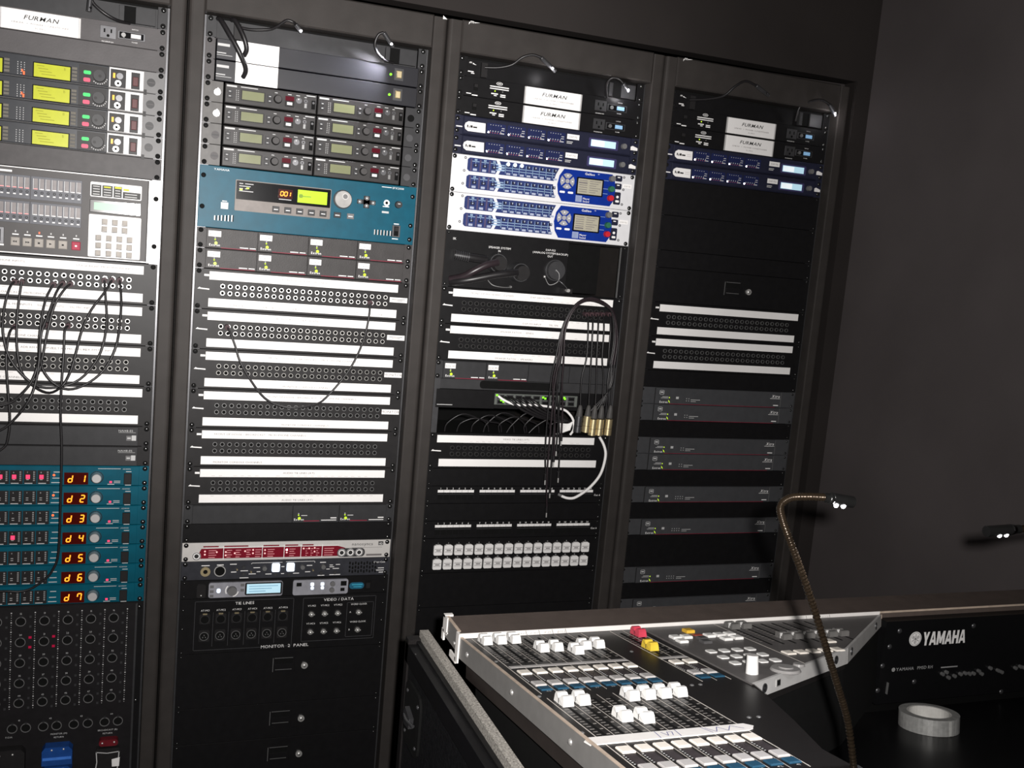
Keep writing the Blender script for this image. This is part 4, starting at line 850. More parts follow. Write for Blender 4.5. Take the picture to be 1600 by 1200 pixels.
# ---------------------------------------------------------------- navy loudspeaker processors
def lsp(r, b0, label, wh=286, lights=True):
    u = Un('speaker_processor', label, 'speaker processor', r, b0, 1, 'navy speaker processors'); u.face(NAVY)
    k = u.mb(); k.m(NAVY).box(22, 460, b0 + .03, b0 + .97, 3, 7, 2.2); u.part('front', k)
    k = u.mb(); k.m(PAPER).poly([(34, b0 + .3), (76, b0 + .3), (77, b0 + .8), (34, b0 + .8), (27, b0 + .7), (25, b0 + .55), (27, b0 + .4)], 7, 8); lb = u.part('name_plate', k, label='rounded white name plate')
    k = u.mb(); k.m(INKD).text('lynDriver', 31, b0 + .62, 5.2, 8.2, 'L', 1, True) if False else k.m(INKD).dash(31, 34, b0 + .55, 6, 8.2).dash(35.5, 37.5, b0 + .58, 5, 8.2).dash(39, 45, b0 + .55, 5.6, 8.2).dash(46, 56, b0 + .57, 3.6, 8.2); k.m(INKL).dash(60, 73, b0 + .5, 1.4, 8.2).dash(60, 73, b0 + .6, 1.4, 8.2); obj('lettering', k.mesh('lettering'), lb)
    for q, a in enumerate((80, 131, 182.5, 233.5)):
        k = u.mb(); k.m(BLUED).rr(a, a + 47.5, b0 + .24, b0 + .79, 3, 7, 8.2); bl = u.part('channel_block', k)
        k = u.mb(); k.m(PRINT)
        for c_ in range(5): k.box(a + 8 + 6.5 * c_, a + 9.6 + 6.5 * c_, b0 + .31, b0 + .345, 8.2, 8.5).box(a + 8 + 6.5 * c_, a + 10 + 6.5 * c_, b0 + .62, b0 + .67, 8.2, 8.5)
        k.dash(a + 37, a + 44, b0 + .45, 1.6, 8.5).dash(a + 36, a + 44, b0 + .56, 1.6, 8.5).dash(a + 34, a + 44, b0 + .72, 2.2, 8.5)
        k.m(LEDW).box(a + 3, a + 6, b0 + .68, b0 + .76, 8.2, 8.6); k.m(mat('led_dull_red', (.4, .1, .1), .4))
        for c_ in range(5): k.box(a + 8 + 6 * c_, a + 10 + 6 * c_, b0 + .71, b0 + .75, 8.2, 8.5)
        obj('meter_marks', k.mesh('meter_marks'), bl)
    k = u.mb(); k.m(PAPER).box(wh, wh + 32, b0 + .25, b0 + .52, 7, 7.5); tg = u.part('tag', k, label='small white tag')
    k = u.mb(); k.m(INK).text('DAP FS1' if b0 % 2 else 'DAP FS2', wh + 16, b0 + .44, 4.4, 7.7, 'C', .95); k.m(PRINT).dash(wh, wh + 16, b0 + .66, 1.8, 7.4).dash(wh, wh + 14, b0 + .74, 1.8, 7.4); u.part('lettering', k)
    k = u.mb(); k.m(mat('purple_bezel', (.05, .045, .12), .3)).rr(344, 424, b0 + .28, b0 + .82, 3, 7, 8); k.m(LCDC).box(350, 417, b0 + .37, b0 + .73, 7.8, 8.5); k.m(mat('lcd_white_patch', (.8, .9, .95), .3, emit=(.85, .95, 1), es=.5)).box(352, 386, b0 + .4, b0 + .7, 8.3, 8.6); u.part('display', k, label='pale blue lit display')
    k = u.mb(); k.m(LGREY).cyl(439, b0 + .53, 7.2, 7, 15, 16, 6.4); u.part('knob', k)
    k = u.mb(); k.m(PAPER).add([(459, b0 + .66, 3.4), (480, b0 + .66, 3.4), (480, b0 + .52, 3.4), (466, b0 + .42, 3.4), (460, b0 + .48, 3.4)], [(0, 1, 2, 3, 4)]).dash(6, 21, b0 + .6, 2.4, 3.4); u.part('logo', k)
    u.screws([b0 + .2, b0 + .8])
lsp(2, 3, 'upper navy speaker processor above the white and blue processors')
lsp(2, 4, 'lower navy speaker processor above the white and blue processors')
lsp(3, 3, 'upper navy speaker processor in the rack by the right wall', 308)
lsp(3, 4, 'lower navy speaker processor in the rack by the right wall', 308)

# ---------------------------------------------------------------- white and blue matrix processors
GW = mat('matrix_white', (.72, .72, .74), .42, .1, var=.03)
BCELL = mat('cell_blue', pix(52, 66, 122, .95), .45, var=.12, scale=120); CYANL = mat('cell_line_pale', pix(175, 205, 235, .95), .5); BNUM = mat('cell_white_key', pix(190, 200, 225, .95), .5)
def galileo(b0, label, bright):
    u = Un('matrix_processor', label, 'matrix processor', 2, b0, 2, 'white and blue matrix processors'); u.face(GW, ch=1.2)
    for q, d in enumerate((.13, 1.03)):
        k = u.mb(); k.m(BCELL).poly([(46, b0 + d), (112, b0 + d), (120, b0 + d + .35), (112, b0 + d + .72), (46, b0 + d + .72), (41, b0 + d + .62), (41, b0 + d + .1)], 3, 4); ib = u.part('input_block', k)
        k = u.mb(); k.m(BCELL).poly([(120, b0 + d)] + ([(275, b0 + d), (267, b0 + d + .36), (263, b0 + d + .72)] if q == 0 else [(262, b0 + d), (264, b0 + d + .36), (270, b0 + d + .72)]) + [(120, b0 + d + .72), (128, b0 + d + .35)], 3, 4); ob = u.part('output_block', k)
        k = u.mb(); k.m(mat('cell_mauve', pix(96, 86, 120, .95), .5))
        for c_ in range(3): k.box(48 + 23 * c_, 52 + 23 * c_, b0 + d + .06, b0 + d + .68, 4, 4.2)
        k.m(CYANL)
        for c_ in range(3):
            a = 61 + 23 * c_; k.dash(a - 9, a + 9, b0 + d + .18, 1.4, 4.4).dash(a - 3, a + 3, b0 + d + .09, 4, 4.4).box(a - .5, a + .5, b0 + d + .05, b0 + d + .3, 4, 4.4)
        obj('cell_lines', k.mesh('cell_lines'), ib)
        for c_ in range(3):
            a = 61 + 23 * c_; k = u.mb(); k.m(NAVY).box(a - 5, a + 5, b0 + d + .3, b0 + d + .46, 4, 5.2, .4); k.m(BNUM).dash(a - 1.6, a + 1.6, b0 + d + .38, 3, 5.4).box(a - 6, a + 4, b0 + d + .55, b0 + d + .67, 4, 4.8); obj('mute_key', k.mesh('mute_key'), ib)
        k = u.mb(); k.m(CYANL).box(116, 264, b0 + d + .3, b0 + d + .33, 4, 4.4).box(116, 264, b0 + d + .44, b0 + d + .47, 4, 4.4)
        for z in (.22, .36, .5): k.dash(112, 134, b0 + d + z, 2.2, 4.6)
        for c_ in range(8): k.box(136 + 17.4 * c_, 137 + 17.4 * c_, b0 + d + .1, b0 + d + .62, 4, 4.4)
        obj('cell_lines', k.mesh('cell_lines'), ob)
        for c_ in range(8):
            a = 139 + 17.4 * c_; k = u.mb(); k.m(NAVY).box(a, a + 8, b0 + d + .1, b0 + d + .26, 4, 5, .4); k.m(BNUM).add([(a + 3, b0 + d + .12, 5.2), (a + 7, b0 + d + .12, 5.2), (a + 5, b0 + d + .24, 5.2)], [(0, 1, 2)]).box(a, a + 10, b0 + d + .58, b0 + d + .68, 4, 4.8)
            if bright and q == 0 and c_ < 3: k.m(LEDB).cyl(a + 3, b0 + d + .12, 4.5, 5, 5.6, 12)
            obj('output_key', k.mesh('output_key'), ob)
    k = u.mb(); k.m(BLUE).poly([(288, b0 + .12), (418, b0 + .12), (426, b0 + .4), (430, b0 + 1.0), (426, b0 + 1.6), (418, b0 + 1.88), (288, b0 + 1.88), (277, b0 + 1.5), (273, b0 + 1.0), (277, b0 + .5)], 3, 4.6); bp = u.part('control_panel', k, label='royal blue control panel')
    k = u.mb(); k.m(GLASSB).rr(323, 396, b0 + .47, b0 + 1.43, 2, 4.6, 5.6); k.m(LCDW).box(327, 392, b0 + .54, b0 + 1.36, 5.5, 6); sc = u.part('screen', k, label='warm grey screen with lines of text')
    k = u.mb(); k.m(INK)
    for q in range(6): k.dash(330, 352, b0 + .64 + .12 * q, 1.6, 6.2).dash(358, 388 - 6 * (q % 3), b0 + .64 + .12 * q, 1.4, 6.2)
    k.dash(329, 352, b0 + (.76 if bright else 1.24), 3.4, 6.25); obj('lettering', k.mesh('lettering'), sc)
    GK = mat('grey_nav_key', pix(190, 190, 195, 1.), .45)
    for q in range(4):
        t0 = q * math.pi / 2 + .12 - math.pi / 4; pts = []
        for (R_, s0, s1) in ((19, t0, t0 + math.pi / 2 - .24), (7.5, t0 + math.pi / 2 - .4, t0 + .16)):
            for e in range(4):
                tt = s0 + (s1 - s0) * e / 3; pts.append((298 + R_ * math.cos(tt), b0 + .77 + R_ * math.sin(tt) / 44.45))
        k = u.mb(); k.m(GK).poly(pts, 4.6, 6.4); tm = t0 + math.pi / 4 - .12; ca, cb = 298 + 13.5 * math.cos(tm), b0 + .77 + 13.5 * math.sin(tm) / 44.45
        k.m(WHITE).add([(ca + 3 * math.cos(tm), cb + 3 * math.sin(tm) / 44.45, 6.6), (ca + 2.4 * math.cos(tm + 2.2), cb + 2.4 * math.sin(tm + 2.2) / 44.45, 6.6), (ca + 2.4 * math.cos(tm - 2.2), cb + 2.4 * math.sin(tm - 2.2) / 44.45, 6.6)], [(0, 1, 2)]); u.part('arrow_key', k)
    k = u.mb(); k.m(GK).cyl(298, b0 + .77, 5.5, 4.6, 6.8, 14); u.part('enter_key', k)
    for a in (287, 309):
        k = u.mb(); k.m(WHITE).rr(a - 7, a + 7, b0 + 1.32, b0 + 1.43, 2.2, 4.6, 6); u.part('page_key', k)
    for b, mt in ((.36, LGREY), (.93, mat('green_knob', (.03, .14, .08), .4)), (1.43, mat('red_knob', (.5, .02, .03), .4))):
        k = u.mb(); k.m(mt).cyl(417, b0 + b, 8, 4.6, 14, 16, 7); u.part('knob', k)
    k = u.mb(); k.m(CYANL)
    for b in (.5, .95, 1.22): k.dash(396, 409, b0 + b, .9, 4.9)
    k.m(WHITE).text('Galileo', 344, b0 + .32, 5.5, 4.9, 'L', 1.1, True).text('TM', 378, b0 + .24, 2.4, 4.9, 'L').m(mat('meyer_square', pix(170, 185, 225, .95), .5)).box(324, 341, b0 + 1.47, b0 + 1.82, 4.6, 5); k.m(WHITE).text('Meyer', 344, b0 + 1.66, 4.6, 4.9, 'L', 1.0, True).text('Sound', 344, b0 + 1.81, 4.6, 4.9, 'L', 1.0, True); u.part('lettering', k)
    for b0_, b1_, n_ in ((.14, .46, 1), (.57, .9, 1), (1.05, 1.74, 2)):
        k = u.mb(); k.m(NAVY).rr(427, 446, b0 + b0_, b0 + b1_, 3, 3, 4.4); k.m(WHITE)
        if n_ == 1: k.dash(433, 440, b0 + b0_ + .1, 2.4, 4.7)
        else: k.cyl(437, b0 + 1.32, 3.4, 4.4, 6, 10).rr(432, 442, b0 + 1.5, b0 + 1.62, 2, 4.4, 6)
        u.part('port_block', k)
    for a, b in ((35, .17), (34, .84), (33, 1.52), (451, .2), (452, .88), (452, 1.7)):
        k = u.mb(); k.m(STEELD).ring(a, b0 + b, 3.2, 1.6, 3, 4, 8); u.part('hex_screw', k)
    k = u.mb(); k.m(PAPER).box(450, 474, b0 + .56, b0 + .78, 3, 3.5); k.m(INK).text('DAP FS1' if bright else 'DAP FS2', 462, b0 + .72, 3.6, 3.7, 'C', .9); u.part('tag', k)
    u.screws([b0 + .14, b0 + 1.86])
galileo(5, 'upper white matrix processor with royal blue control panel', True)
galileo(7, 'lower white matrix processor with royal blue control panel', False)

# ---------------------------------------------------------------- third rack: speaker connector panel
u = Un('speaker_connector_panel', 'black panel with round multipin connectors and a deep opening', 'connector panel', 2, 9, 3)
k = u.mb(); k.m(BLACKD).box(.3, 320, 9.01, 11.99, 0, 3, .6).box(463, 482.3, 9.01, 11.99, 0, 3, .6).box(320, 463, 9.01, 9.12, 0, 3).box(320, 463, 11.95, 11.99, 0, 3); k.m(VOID).box(20, 320, 9.05, 11.95, -120, -.2).box(320, 463, 9.05, 11.95, -140, -120); u.part('faceplate', k)
k = u.mb(); k.m(NICKELD).box(462, 464, 9.1, 11.95, -2, 4); u.part('edge_trim', k)
t = u.mb(); t.m(WHITE).text('SPEAKER SYSTEM', 139, 9.78, 4.6, 3.3, 'C', 1.05).text('IN', 139, 9.95, 4.6, 3.3).text('DAP-FS2', 272, 9.66, 4.6, 3.3).text('(ANALOG SYSTEM BACKUP)', 272, 9.83, 4.6, 3.3, 'C', 1.05).text('OUT', 272, 10.0, 4.6, 3.3).text('SK', 24, 9.5, 5, 3.3); u.part('lettering', t)
k = u.mb(); k.m(STEELD).cyl(287, 10.68, 27, 3, 8, 26, 26); k.m(DGREY).cyl(287, 10.68, 24, 8, 18, 26, 22.5); cp_ = u.part('dust_cap', k, label='round grey dust cap')
k = u.mb(); k.m(NICKELD).cyl(284, 10.68, 2.4, 18, 21, 8); k.tube([(284, 10.66, 21), (292, 10.9, 24), (290, 11.3, 22), (272, 11.5, 14), (262, 11.1, 6)], .0012, 5, 4); obj('chain', k.mesh('chain'), cp_)
k = u.mb(); k.m(NICKEL).dome(262, 11.08, 3.5, 3, 4, 8); u.part('chain_screw', k)
k = u.mb(); k.m(STEELD).cyl(188, 10.95, 24, 3, 34, 22, 22); k.m(BLACK).cyl(188, 10.95, 20, 34, 50, 20, 17); u.part('multipin_connector', k, label='large black multipin connector')
k = u.mb(); k.m(STEELD).cyl(130, 10.55, 24, 3, 30, 22, 22); k.m(BLACK).cyl(130, 10.55, 20, 30, 44, 20, 17); u.part('multipin_connector', k, label='large black multipin connector')
k = u.mb(); k.m(RUBBER).tube([(172, 10.95, 46), (147, 11.04, 52), (112, 11.2, 50), (67, 11.49, 42), (39, 11.66, 30), (20, 11.75, 12)], .0095, 10, 4); u.part('thick_cable', k)
k = u.mb(); k.m(CABLEP).tube([(122, 10.5, 46), (93, 10.69, 50), (64, 11.08, 45), (44, 11.4, 33), (18, 11.62, 12)], .0088, 10, 4); u.part('thick_cable', k)
k = u.mb(); k.m(RUBBER).tube([(100, 10.42, 22), (60, 10.36, 24), (22, 10.3, 18)], .0105, 10, 4)
for q in range(7): k.m(STEELD).tube([(24 + 5 * q, 10.3 + .01 * q, 18.5 + .6 * q), (26.4 + 5 * q, 10.305 + .01 * q, 18.8 + .6 * q)], .0125, 10, 1)
u.part('strain_relief', k, label='black ribbed cable sleeve')
k = u.mb(); k.m(NICKELD).tube([(112, 11.45, 6), (125, 11.75, 14), (150, 11.83, 18), (172, 11.8, 14)], .0012, 5, 4).dome(174, 11.78, 4, 6, 8, 8); u.part('chain', k)
k = u.mb(); k.m(BLACK).box(304, 330, 11.62, 11.9, 3, 30, 2); k.m(NICKEL).cyl(313, 11.72, 4.2, 30, 42, 10); k.m(STEELD).tube([(313, 11.6, 30), (300, 11.36, 30), (290, 11.2, 24)], .0016, 6, 3); u.part('cable_clamp', k)
u.screws(mesh=SCREWS)

# ---------------------------------------------------------------- third rack: open bay with network switch
u = Un('network_switch', 'black network switch with green port lights in the open bay', 'network switch', 2, 17.58, 1.04)
b0 = 17.58
k = u.mb(); k.m(BLACKD).box(10, 160, b0, b0 + 1.02, -10, 1, .6).box(395, 474, b0, b0 + 1.02, -60, -30).box(160, 395, b0 + .82, b0 + 1.02, -60, -6).box(160, 395, b0, b0 + .14, -60, -6); k.m(VOID).box(160, 395, b0 + .14, b0 + .82, -60, -24); u.part('housing', k)
k = u.mb(); k.m(mat('switch_ports_grey', (.12, .13, .12), .4)).box(164, 390, b0 + .2, b0 + .84, -24, -14); pf = u.part('port_face', k)
for q in range(9):
    for row in (.26, .54):
        a = 172 + 24 * q; k = u.mb(); k.m(STEELD).box(a, a + 18, b0 + row, b0 + row + .25, -14, -12.4, .4); k.m(VOID).box(a + 2, a + 16, b0 + row + .05, b0 + row + .2, -12.5, -12.2); obj('port', k.mesh('port'), pf)
for a, b in ((168, .24), (180, .52), (186, .6), (292, .28), (298, .34), (350, .26), (352, .32)):
    k = u.mb(); k.m(LEDG).box(a, a + 5, b0 + b, b0 + b + .1, -13, -11.8); obj('green_led', k.mesh('green_led'), pf)
t = u.mb(); t.m(PRINT).dash(13, 52, b0 + .86, 1.6, 1.3); u.part('lettering', t)
u = Un('vent_shelf', 'plain grey shelf plate above the network switch', 'shelf', 2, 17, .58)
k = u.mb(); k.m(DGREY).box(10, 474, 17.02, 17.57, -12, -4, .6); u.part('shelf_plate', k)
k = u.mb(); k.m(VOID).rr(120, 330, 17.05, 17.5, 8, -4, -3.6); u.part('cutout', k)

# ---------------------------------------------------------------- third rack: numbered jack panels, white connectors
def catpanel(b0, label):
    u = Un('numbered_jack_panel', label, 'jack panel', 2, b0, 1, 'numbered data jack panels'); u.face(BLACKD)
    for g, a0 in enumerate((32, 140.5, 249, 358)):
        for q in range(6):
            a = a0 + 15.7 * q; k = u.mb(); k.m(PAPER).box(a, a + 15, b0 + .22, b0 + .36, 3, 4); u.part('number_tab', k)
            k = u.mb(); k.m(VOID).box(a + 1, a + 14, b0 + .48, b0 + .78, 3, 3.4); k.m(DGREY).box(a, a + 15, b0 + .44, b0 + .48, 3, 4); u.part('data_jack', k)
    t = u.mb(); t.m(WHITE)
    for g, a0 in enumerate((32, 140.5, 249, 358)):
        for q in range(6): t.text(str(g * 6 + q + 1), a0 + 15.7 * q + 7.5, b0 + .19, 4.4, 3.3)
    t.text('Cat 6', 456, b0 + .58, 4.6, 3.3, 'L', 1.05, True); u.part('lettering', t)
    u.screws(mesh=SCREWS)
catpanel(23, 'upper numbered data jack panel, partly behind hanging cords')
catpanel(25, 'lower numbered data jack panel above the white connectors')
u = Un('data_connector_panel', 'black panel with two rows of sixteen white connectors', 'connector panel', 2, 26, 2); u.face(BLACKD)
_x = MB(ytf); _x.m(PAPER).rr(-11, 11, -12.5, 12.5, 3, 0, 5).rr(-7, 7, -14.5, -10, 2, 0, 6); _x.m(mat('connector_shadow', (.3, .29, .29), .5)).box(-9, 9, -4, -2.6, 5, 5.2).box(-9, 9, 3.4, 4.6, 5, 5.2).box(-5, 6, -1.4, 2, 5, 5.3); WC = _x.mesh('white_connector')
for q in range(16):
    u.put('white_connector', WC, 44 + 26.65 * q, 26.66); u.put('white_connector', WC, 44 + 26.6 * q, 27.48)
t = u.mb(); t.m(PRINT)
for q in range(16): t.text(str(q + 1), 44 + 26.65 * q, 26.3, 3, 3.3).text(str(q + 17), 44 + 26.6 * q, 27.12, 3, 3.3)
u.part('lettering', t); u.screws(mesh=SCREWS)

# ---------------------------------------------------------------- right rack: power amplifiers
AMP = mat('amp_charcoal', (.055, .056, .06), .45, var=.06)
def amp(b0, label, dots=1):
    u = Un('power_amplifier', label, 'amplifier', 3, b0, 1, 'dark slim power amplifiers'); u.face(AMP, th=2)
    k = u.mb(); k.m(AMP).box(46, 434, b0 + .02, b0 + .98, 2, 6, .6); k.m(BLACK).box(44.6, 46, b0 + .04, b0 + .96, 2, 3).m(NICKELD).box(434, 435.4, b0 + .04, b0 + .96, 2, 6.4); u.part('front', k)
    t = u.mb(); t.m(PRINT).box(57, 70, b0 + .16, b0 + .18, 6, 6.3).box(57, 70, b0 + .4, b0 + .42, 6, 6.3).box(57, 58.4, b0 + .16, b0 + .42, 6, 6.3).box(68.6, 70, b0 + .16, b0 + .42, 6, 6.3).dash(60, 67, b0 + .28, 4, 6.3).dash(66, 84, b0 + .55, 1.4, 6.3).dash(62, 84, b0 + .62, 1.2, 6.3).box(107, 115, b0 + .52, b0 + .66, 6, 6.3)
    for i in range(2 + 2 * dots):
        for j in range(2): t.box(138 + 7 * i, 140 + 7 * i, b0 + .6 + .13 * j, b0 + .64 + .13 * j, 6, 6.3)
    t.dash(152 + 16 * dots, 180 + 16 * dots, b0 + .68, 1.4, 6.3).dash(152 + 16 * dots, 168 + 16 * dots, b0 + .78, 1.2, 6.3)
    t.m(WHITE).text('Extron', 59, b0 + .92, 5.4, 6.3, 'L', 1, True).text('Xtra', 404, b0 + .36, 7.5, 6.3, 'L', 1.1, True, shear=.3).dash(400, 432, b0 + .42, 1, 6.3).dash(412, 428, b0 + .84, 2.4, 6.3); u.part('lettering', t)
    t = u.mb(); t.m(REDLINE).box(88, 418, b0 + .945, b0 + .975, 6, 6.3); u.part('red_line', t)
    t = u.mb(); t.m(LEDYG).add([(84, b0 + .72, 6.4), (88, b0 + .8, 6.4), (90, b0 + .92, 6.4), (86, b0 + .84, 6.4)], [(0, 1, 2, 3)]).box(86, 88.4, b0 + .56, b0 + .62, 6, 6.4); u.part('green_led', t)
    k = u.mb(); k.m(NICKELD).box(412, 413, b0 + .5, b0 + .5, 6, 6)
    u.screws(mesh=SCREWS)
amp(17, 'first slim amplifier from the top in the right rack', 0); amp(18, 'second slim amplifier from the top in the right rack', 0)
amp(20, 'third slim amplifier from the top in the right rack', 0); amp(21, 'fourth slim amplifier from the top in the right rack', 0)
amp(23, 'fifth slim amplifier down, first of the single spaced ones'); amp(25, 'sixth slim amplifier down, left of the gooseneck lamp'); amp(28, 'seventh slim amplifier down, below the tall blank gap'); amp(30, 'lowest slim amplifier, its foot hidden by the mixing desk')

# ---------------------------------------------------------------- patch cords
CORD = {
'A':[(378,12.9,20),(382,13.71,29),(386,14.75,38),(382,15.8,48),(368,16.72,52),(339,17.57,55),(303,17.94,58),(267,18.0,58),(239,17.66,55),(206,16.74,52),(192,15.58,48),(192,14.5,38),(200,13.55,29),(208,13.25,20)],
'B':[(408,12.85,20),(413,13.81,33),(412,14.93,45),(406,15.98,56),(385,17.06,60),(352,17.76,63),(318,18.04,63),(288,17.76,60),(267,17.11,56),(261,16.25,45),(261,15.53,33),(268,15.18,20)],
'C':[(393,12.87,20),(379,13.49,30),(355,14.34,40),(339,15.32,50),(331,16.21,58),(321,17.18,67),(307,17.84,75),(283,18.22,67),(255,18.01,58),(229,17.39,50),(217,16.16,40),(216,14.63,30),(221,13.23,20)],
'D':[(281,13.25,20),(269,13.88,29),(262,14.77,39),(259,15.8,47),(259,16.75,52),(251,17.57,58),(234,18.25,60),(208,18.79,60),(160,19.0,60),(110,18.6,50),(76,17.4,30),(76,17.18,20)],
'E':[(298,13.18,20),(287,13.63,30),(276,14.53,40),(263,15.49,50),(261,16.67,57),(256,17.77,63),(245,18.58,70),(222,19.41,70),(193,20.03,70),(150,20.2,65),(110,19.6,45),(92,19.2,20)],
'F':[(313,13.19,20),(301,13.5,28),(285,14.22,35),(274,15.42,42),(262,17.14,48),(248,17.81,53),(219,18.58,55),(190,18.93,55),(150,18.8,55),(120,17.8,40),(108,17.2,20)],
'G':[(311,15.16,20),(305,15.42,27),(305,16.38,33),(303,17.89,40),(303,19.41,42),(307,20.94,43),(308,23.27,45),(307,26.03,45),(297,26.9,45),(282,27.37,45),(251,27.87,45),(215,27.92,45),(170,27.6,40),(140,25,40),(130,21,35),(124,19.2,20)],
'H':[(210,15.33,20),(202,15.61,31),(198,16.63,41),(202,17.95,46),(208,19.44,49),(206,20.41,50),(197,20.95,50),(160,21.3,50),(130,20,40),(140,19.2,20)],
'R2':[(388,13.13,20),(386,13.85,26),(379,14.79,31),(364,15.81,37),(340,16.85,41),(301,17.99,44),(276,18.44,47),(232,18.66,50),(196,18.61,47),(159,18.23,44),(125,17.3,41),(102,16.43,37),(91,15.71,31),(81,15.17,26),(73,14.82,20)],
'x0':[(378,12.98,20),(375,13.27,37),(374,13.97,47),(375,15.4,50),(367,16.56,50),(371,18.18,50)],'x1':[(391,12.96,20),(388,13.26,37),(386,13.95,47),(388,15.39,50),(390,16.54,50),(394,18.17,50)],
'x2':[(406,12.94,20),(403,13.24,37),(401,13.94,47),(403,15.37,50),(408,16.53,50),(412,18.16,50)],'x3':[(422,12.92,20),(418,13.21,37),(417,13.92,47),(418,15.36,50),(427,16.51,50),(431,18.15,50)],
'x4':[(440,12.89,20),(436,13.19,37),(435,13.89,47),(436,15.34,50),(451,16.49,50),(455,18.13,50)],
'a0':[(453,15.68,50),(455,14.22,50),(439,12.87,51),(413,12.29,54),(369,11.99,58),(334,12.29,60),(310,13.03,60),(296,14.04,60),(288,15.46,60),(283,16.9,55),(286,20.09,50),(296,22.06,45)],
'a1':[(452,15.69,52),(454,14.23,52),(438,12.87,53),(413,12.31,56),(369,12.02,60),(334,12.31,62),(312,13.03,62),(298,14.03,62),(293,15.46,62),(288,16.9,57),(305,19.04,52),(313,21.0,47)],
'a2':[(450,15.69,48),(452,14.23,48),(438,12.87,49),(413,12.33,52),(369,12.05,56),(335,12.34,58),(313,13.03,58),(300,14.03,58),(298,15.45,58),(300,16.9,53),(324,19.96,48),(332,21.94,43)],
'a3':[(448,15.69,50),(451,14.23,50),(437,12.87,51),(413,12.34,54),(369,12.08,58),(335,12.36,60),(314,13.02,60),(301,14.03,60),(301,15.45,60),(294,16.9,55),(298,21.96,50),(308,23.95,45)],
'a4':[(446,15.69,46),(449,14.23,46),(437,12.87,47),(413,12.36,50),(369,12.11,54),(335,12.38,56),(315,13.02,56),(303,14.03,56),(304,15.45,56),(303,16.9,51),(308,20.86,46),(314,22.85,41)],
'a5':[(445,15.69,53),(448,14.23,53),(436,12.87,54),(412,12.38,57),(369,12.14,61),(335,12.41,63),(316,13.02,63),(305,14.02,63),(308,15.44,63),(312,16.9,58),(322,18.2,53),(328,19.79,48)],
'a6':[(443,15.7,47),(446,14.24,47),(435,12.87,48),(412,12.4,51),(369,12.17,55),(335,12.43,57),(317,13.02,57),(306,14.02,57),(311,15.44,57),(314,16.9,52),(316,18.46,47),(320,20.41,42)],
}
def rtf(r): return lambda a, b, c: (a / 1000 - .2413, -c / 1000, -b * U)
def seg(mb, p, q, r_, n=8): return mb.tube([p, q], r_, n, 1)
def cord(key, r, label, rad=.0026, plugs=(True, True), mt=None, grp='black patch cords'):
    pts = CORD[key]; o = root('patch_cord', label, 'patch cord', (OFF[r] + .2413, 0, ZO), grp)
    k = MB(rtf(r), 44.45); k.m(mt or RUBBER).tube(pts, rad, 7, 4); obj('cord', k.mesh('cord'), o)
    for on, p in zip(plugs, (pts[0], pts[-1])):
        if on:
            k = MB(rtf(r), 44.45); k.m(mat('plug_plum', (.06, .035, .04), .4)).tube([(p[0], p[1], 4), (p[0], p[1], 10), (p[0], p[1] + .02, p[2] + 2)], .0058, 9, 2); obj('plug', k.mesh('plug'), o)
    return o
cord('A', 0, 'wide loop of patch cord from the right jacks in the leftmost rack'); cord('B', 0, 'rightmost looping patch cord in the leftmost rack'); cord('C', 0, 'lowest hanging loop of patch cord in the leftmost rack')
cord('D', 0, 'first of three cords swinging down to the left edge, leftmost rack'); cord('E', 0, 'second of three cords swinging down to the left edge, hanging lowest'); cord('F', 0, 'third of three cords swinging down to the left edge, plugged furthest right')
cord('G', 0, 'long straight cord hanging down past the teal converters'); cord('H', 0, 'cord hanging from the second patch bay at the left picture edge')
cord('R2', 1, 'single black cord looping across the patch bays under the teal unit', .0024)
for q, (mtm, lb) in enumerate((('b', 'cord with black connector, leftmost of five hanging ones'), ('s', 'cord with silver connector next to the black one'), ('s', 'cord with brass-toned connector, third of five'), ('s', 'cord with brass-toned connector, fourth of five'), ('s', 'cord with brass-toned connector, rightmost of five'))):
    key = 'x%d' % q; o = cord(key, 2, lb, .0021, (True, False), grp='hanging cords with connectors'); a, b, c = CORD[key][-1]
    k = MB(rtf(2), 44.45); k.m(mat('boot_grey', (.075, .072, .07), .5)).tube([(a, b - .12, c), (a, b + .1, c), (a - 1, b + .62, c)], lambda t: .0032 + .0052 * min(1, t * 1.2), 10, 3); obj('boot', k.mesh('boot'), o)
    k = MB(rtf(2), 44.45); bm_ = STEELD if mtm == 'b' else BRASS
    e = b + (.5 if q < 2 else .68)
    k.m(bm_).tube([(a - 1, e, c), (a - 1, e + .02, c), (a - 1.5, e + .52, c), (a - 1.5, e + .54, c)], .0098, 12, 1).tube([(a - 1.5, e + .56, c), (a - 2, e + .92, c)], .0102, 12, 1); k.m(VOID).tube([(a - 2, e + .9, c), (a - 2, e + .925, c)], .008, 10, 1); obj('connector', k.mesh('connector'), o)
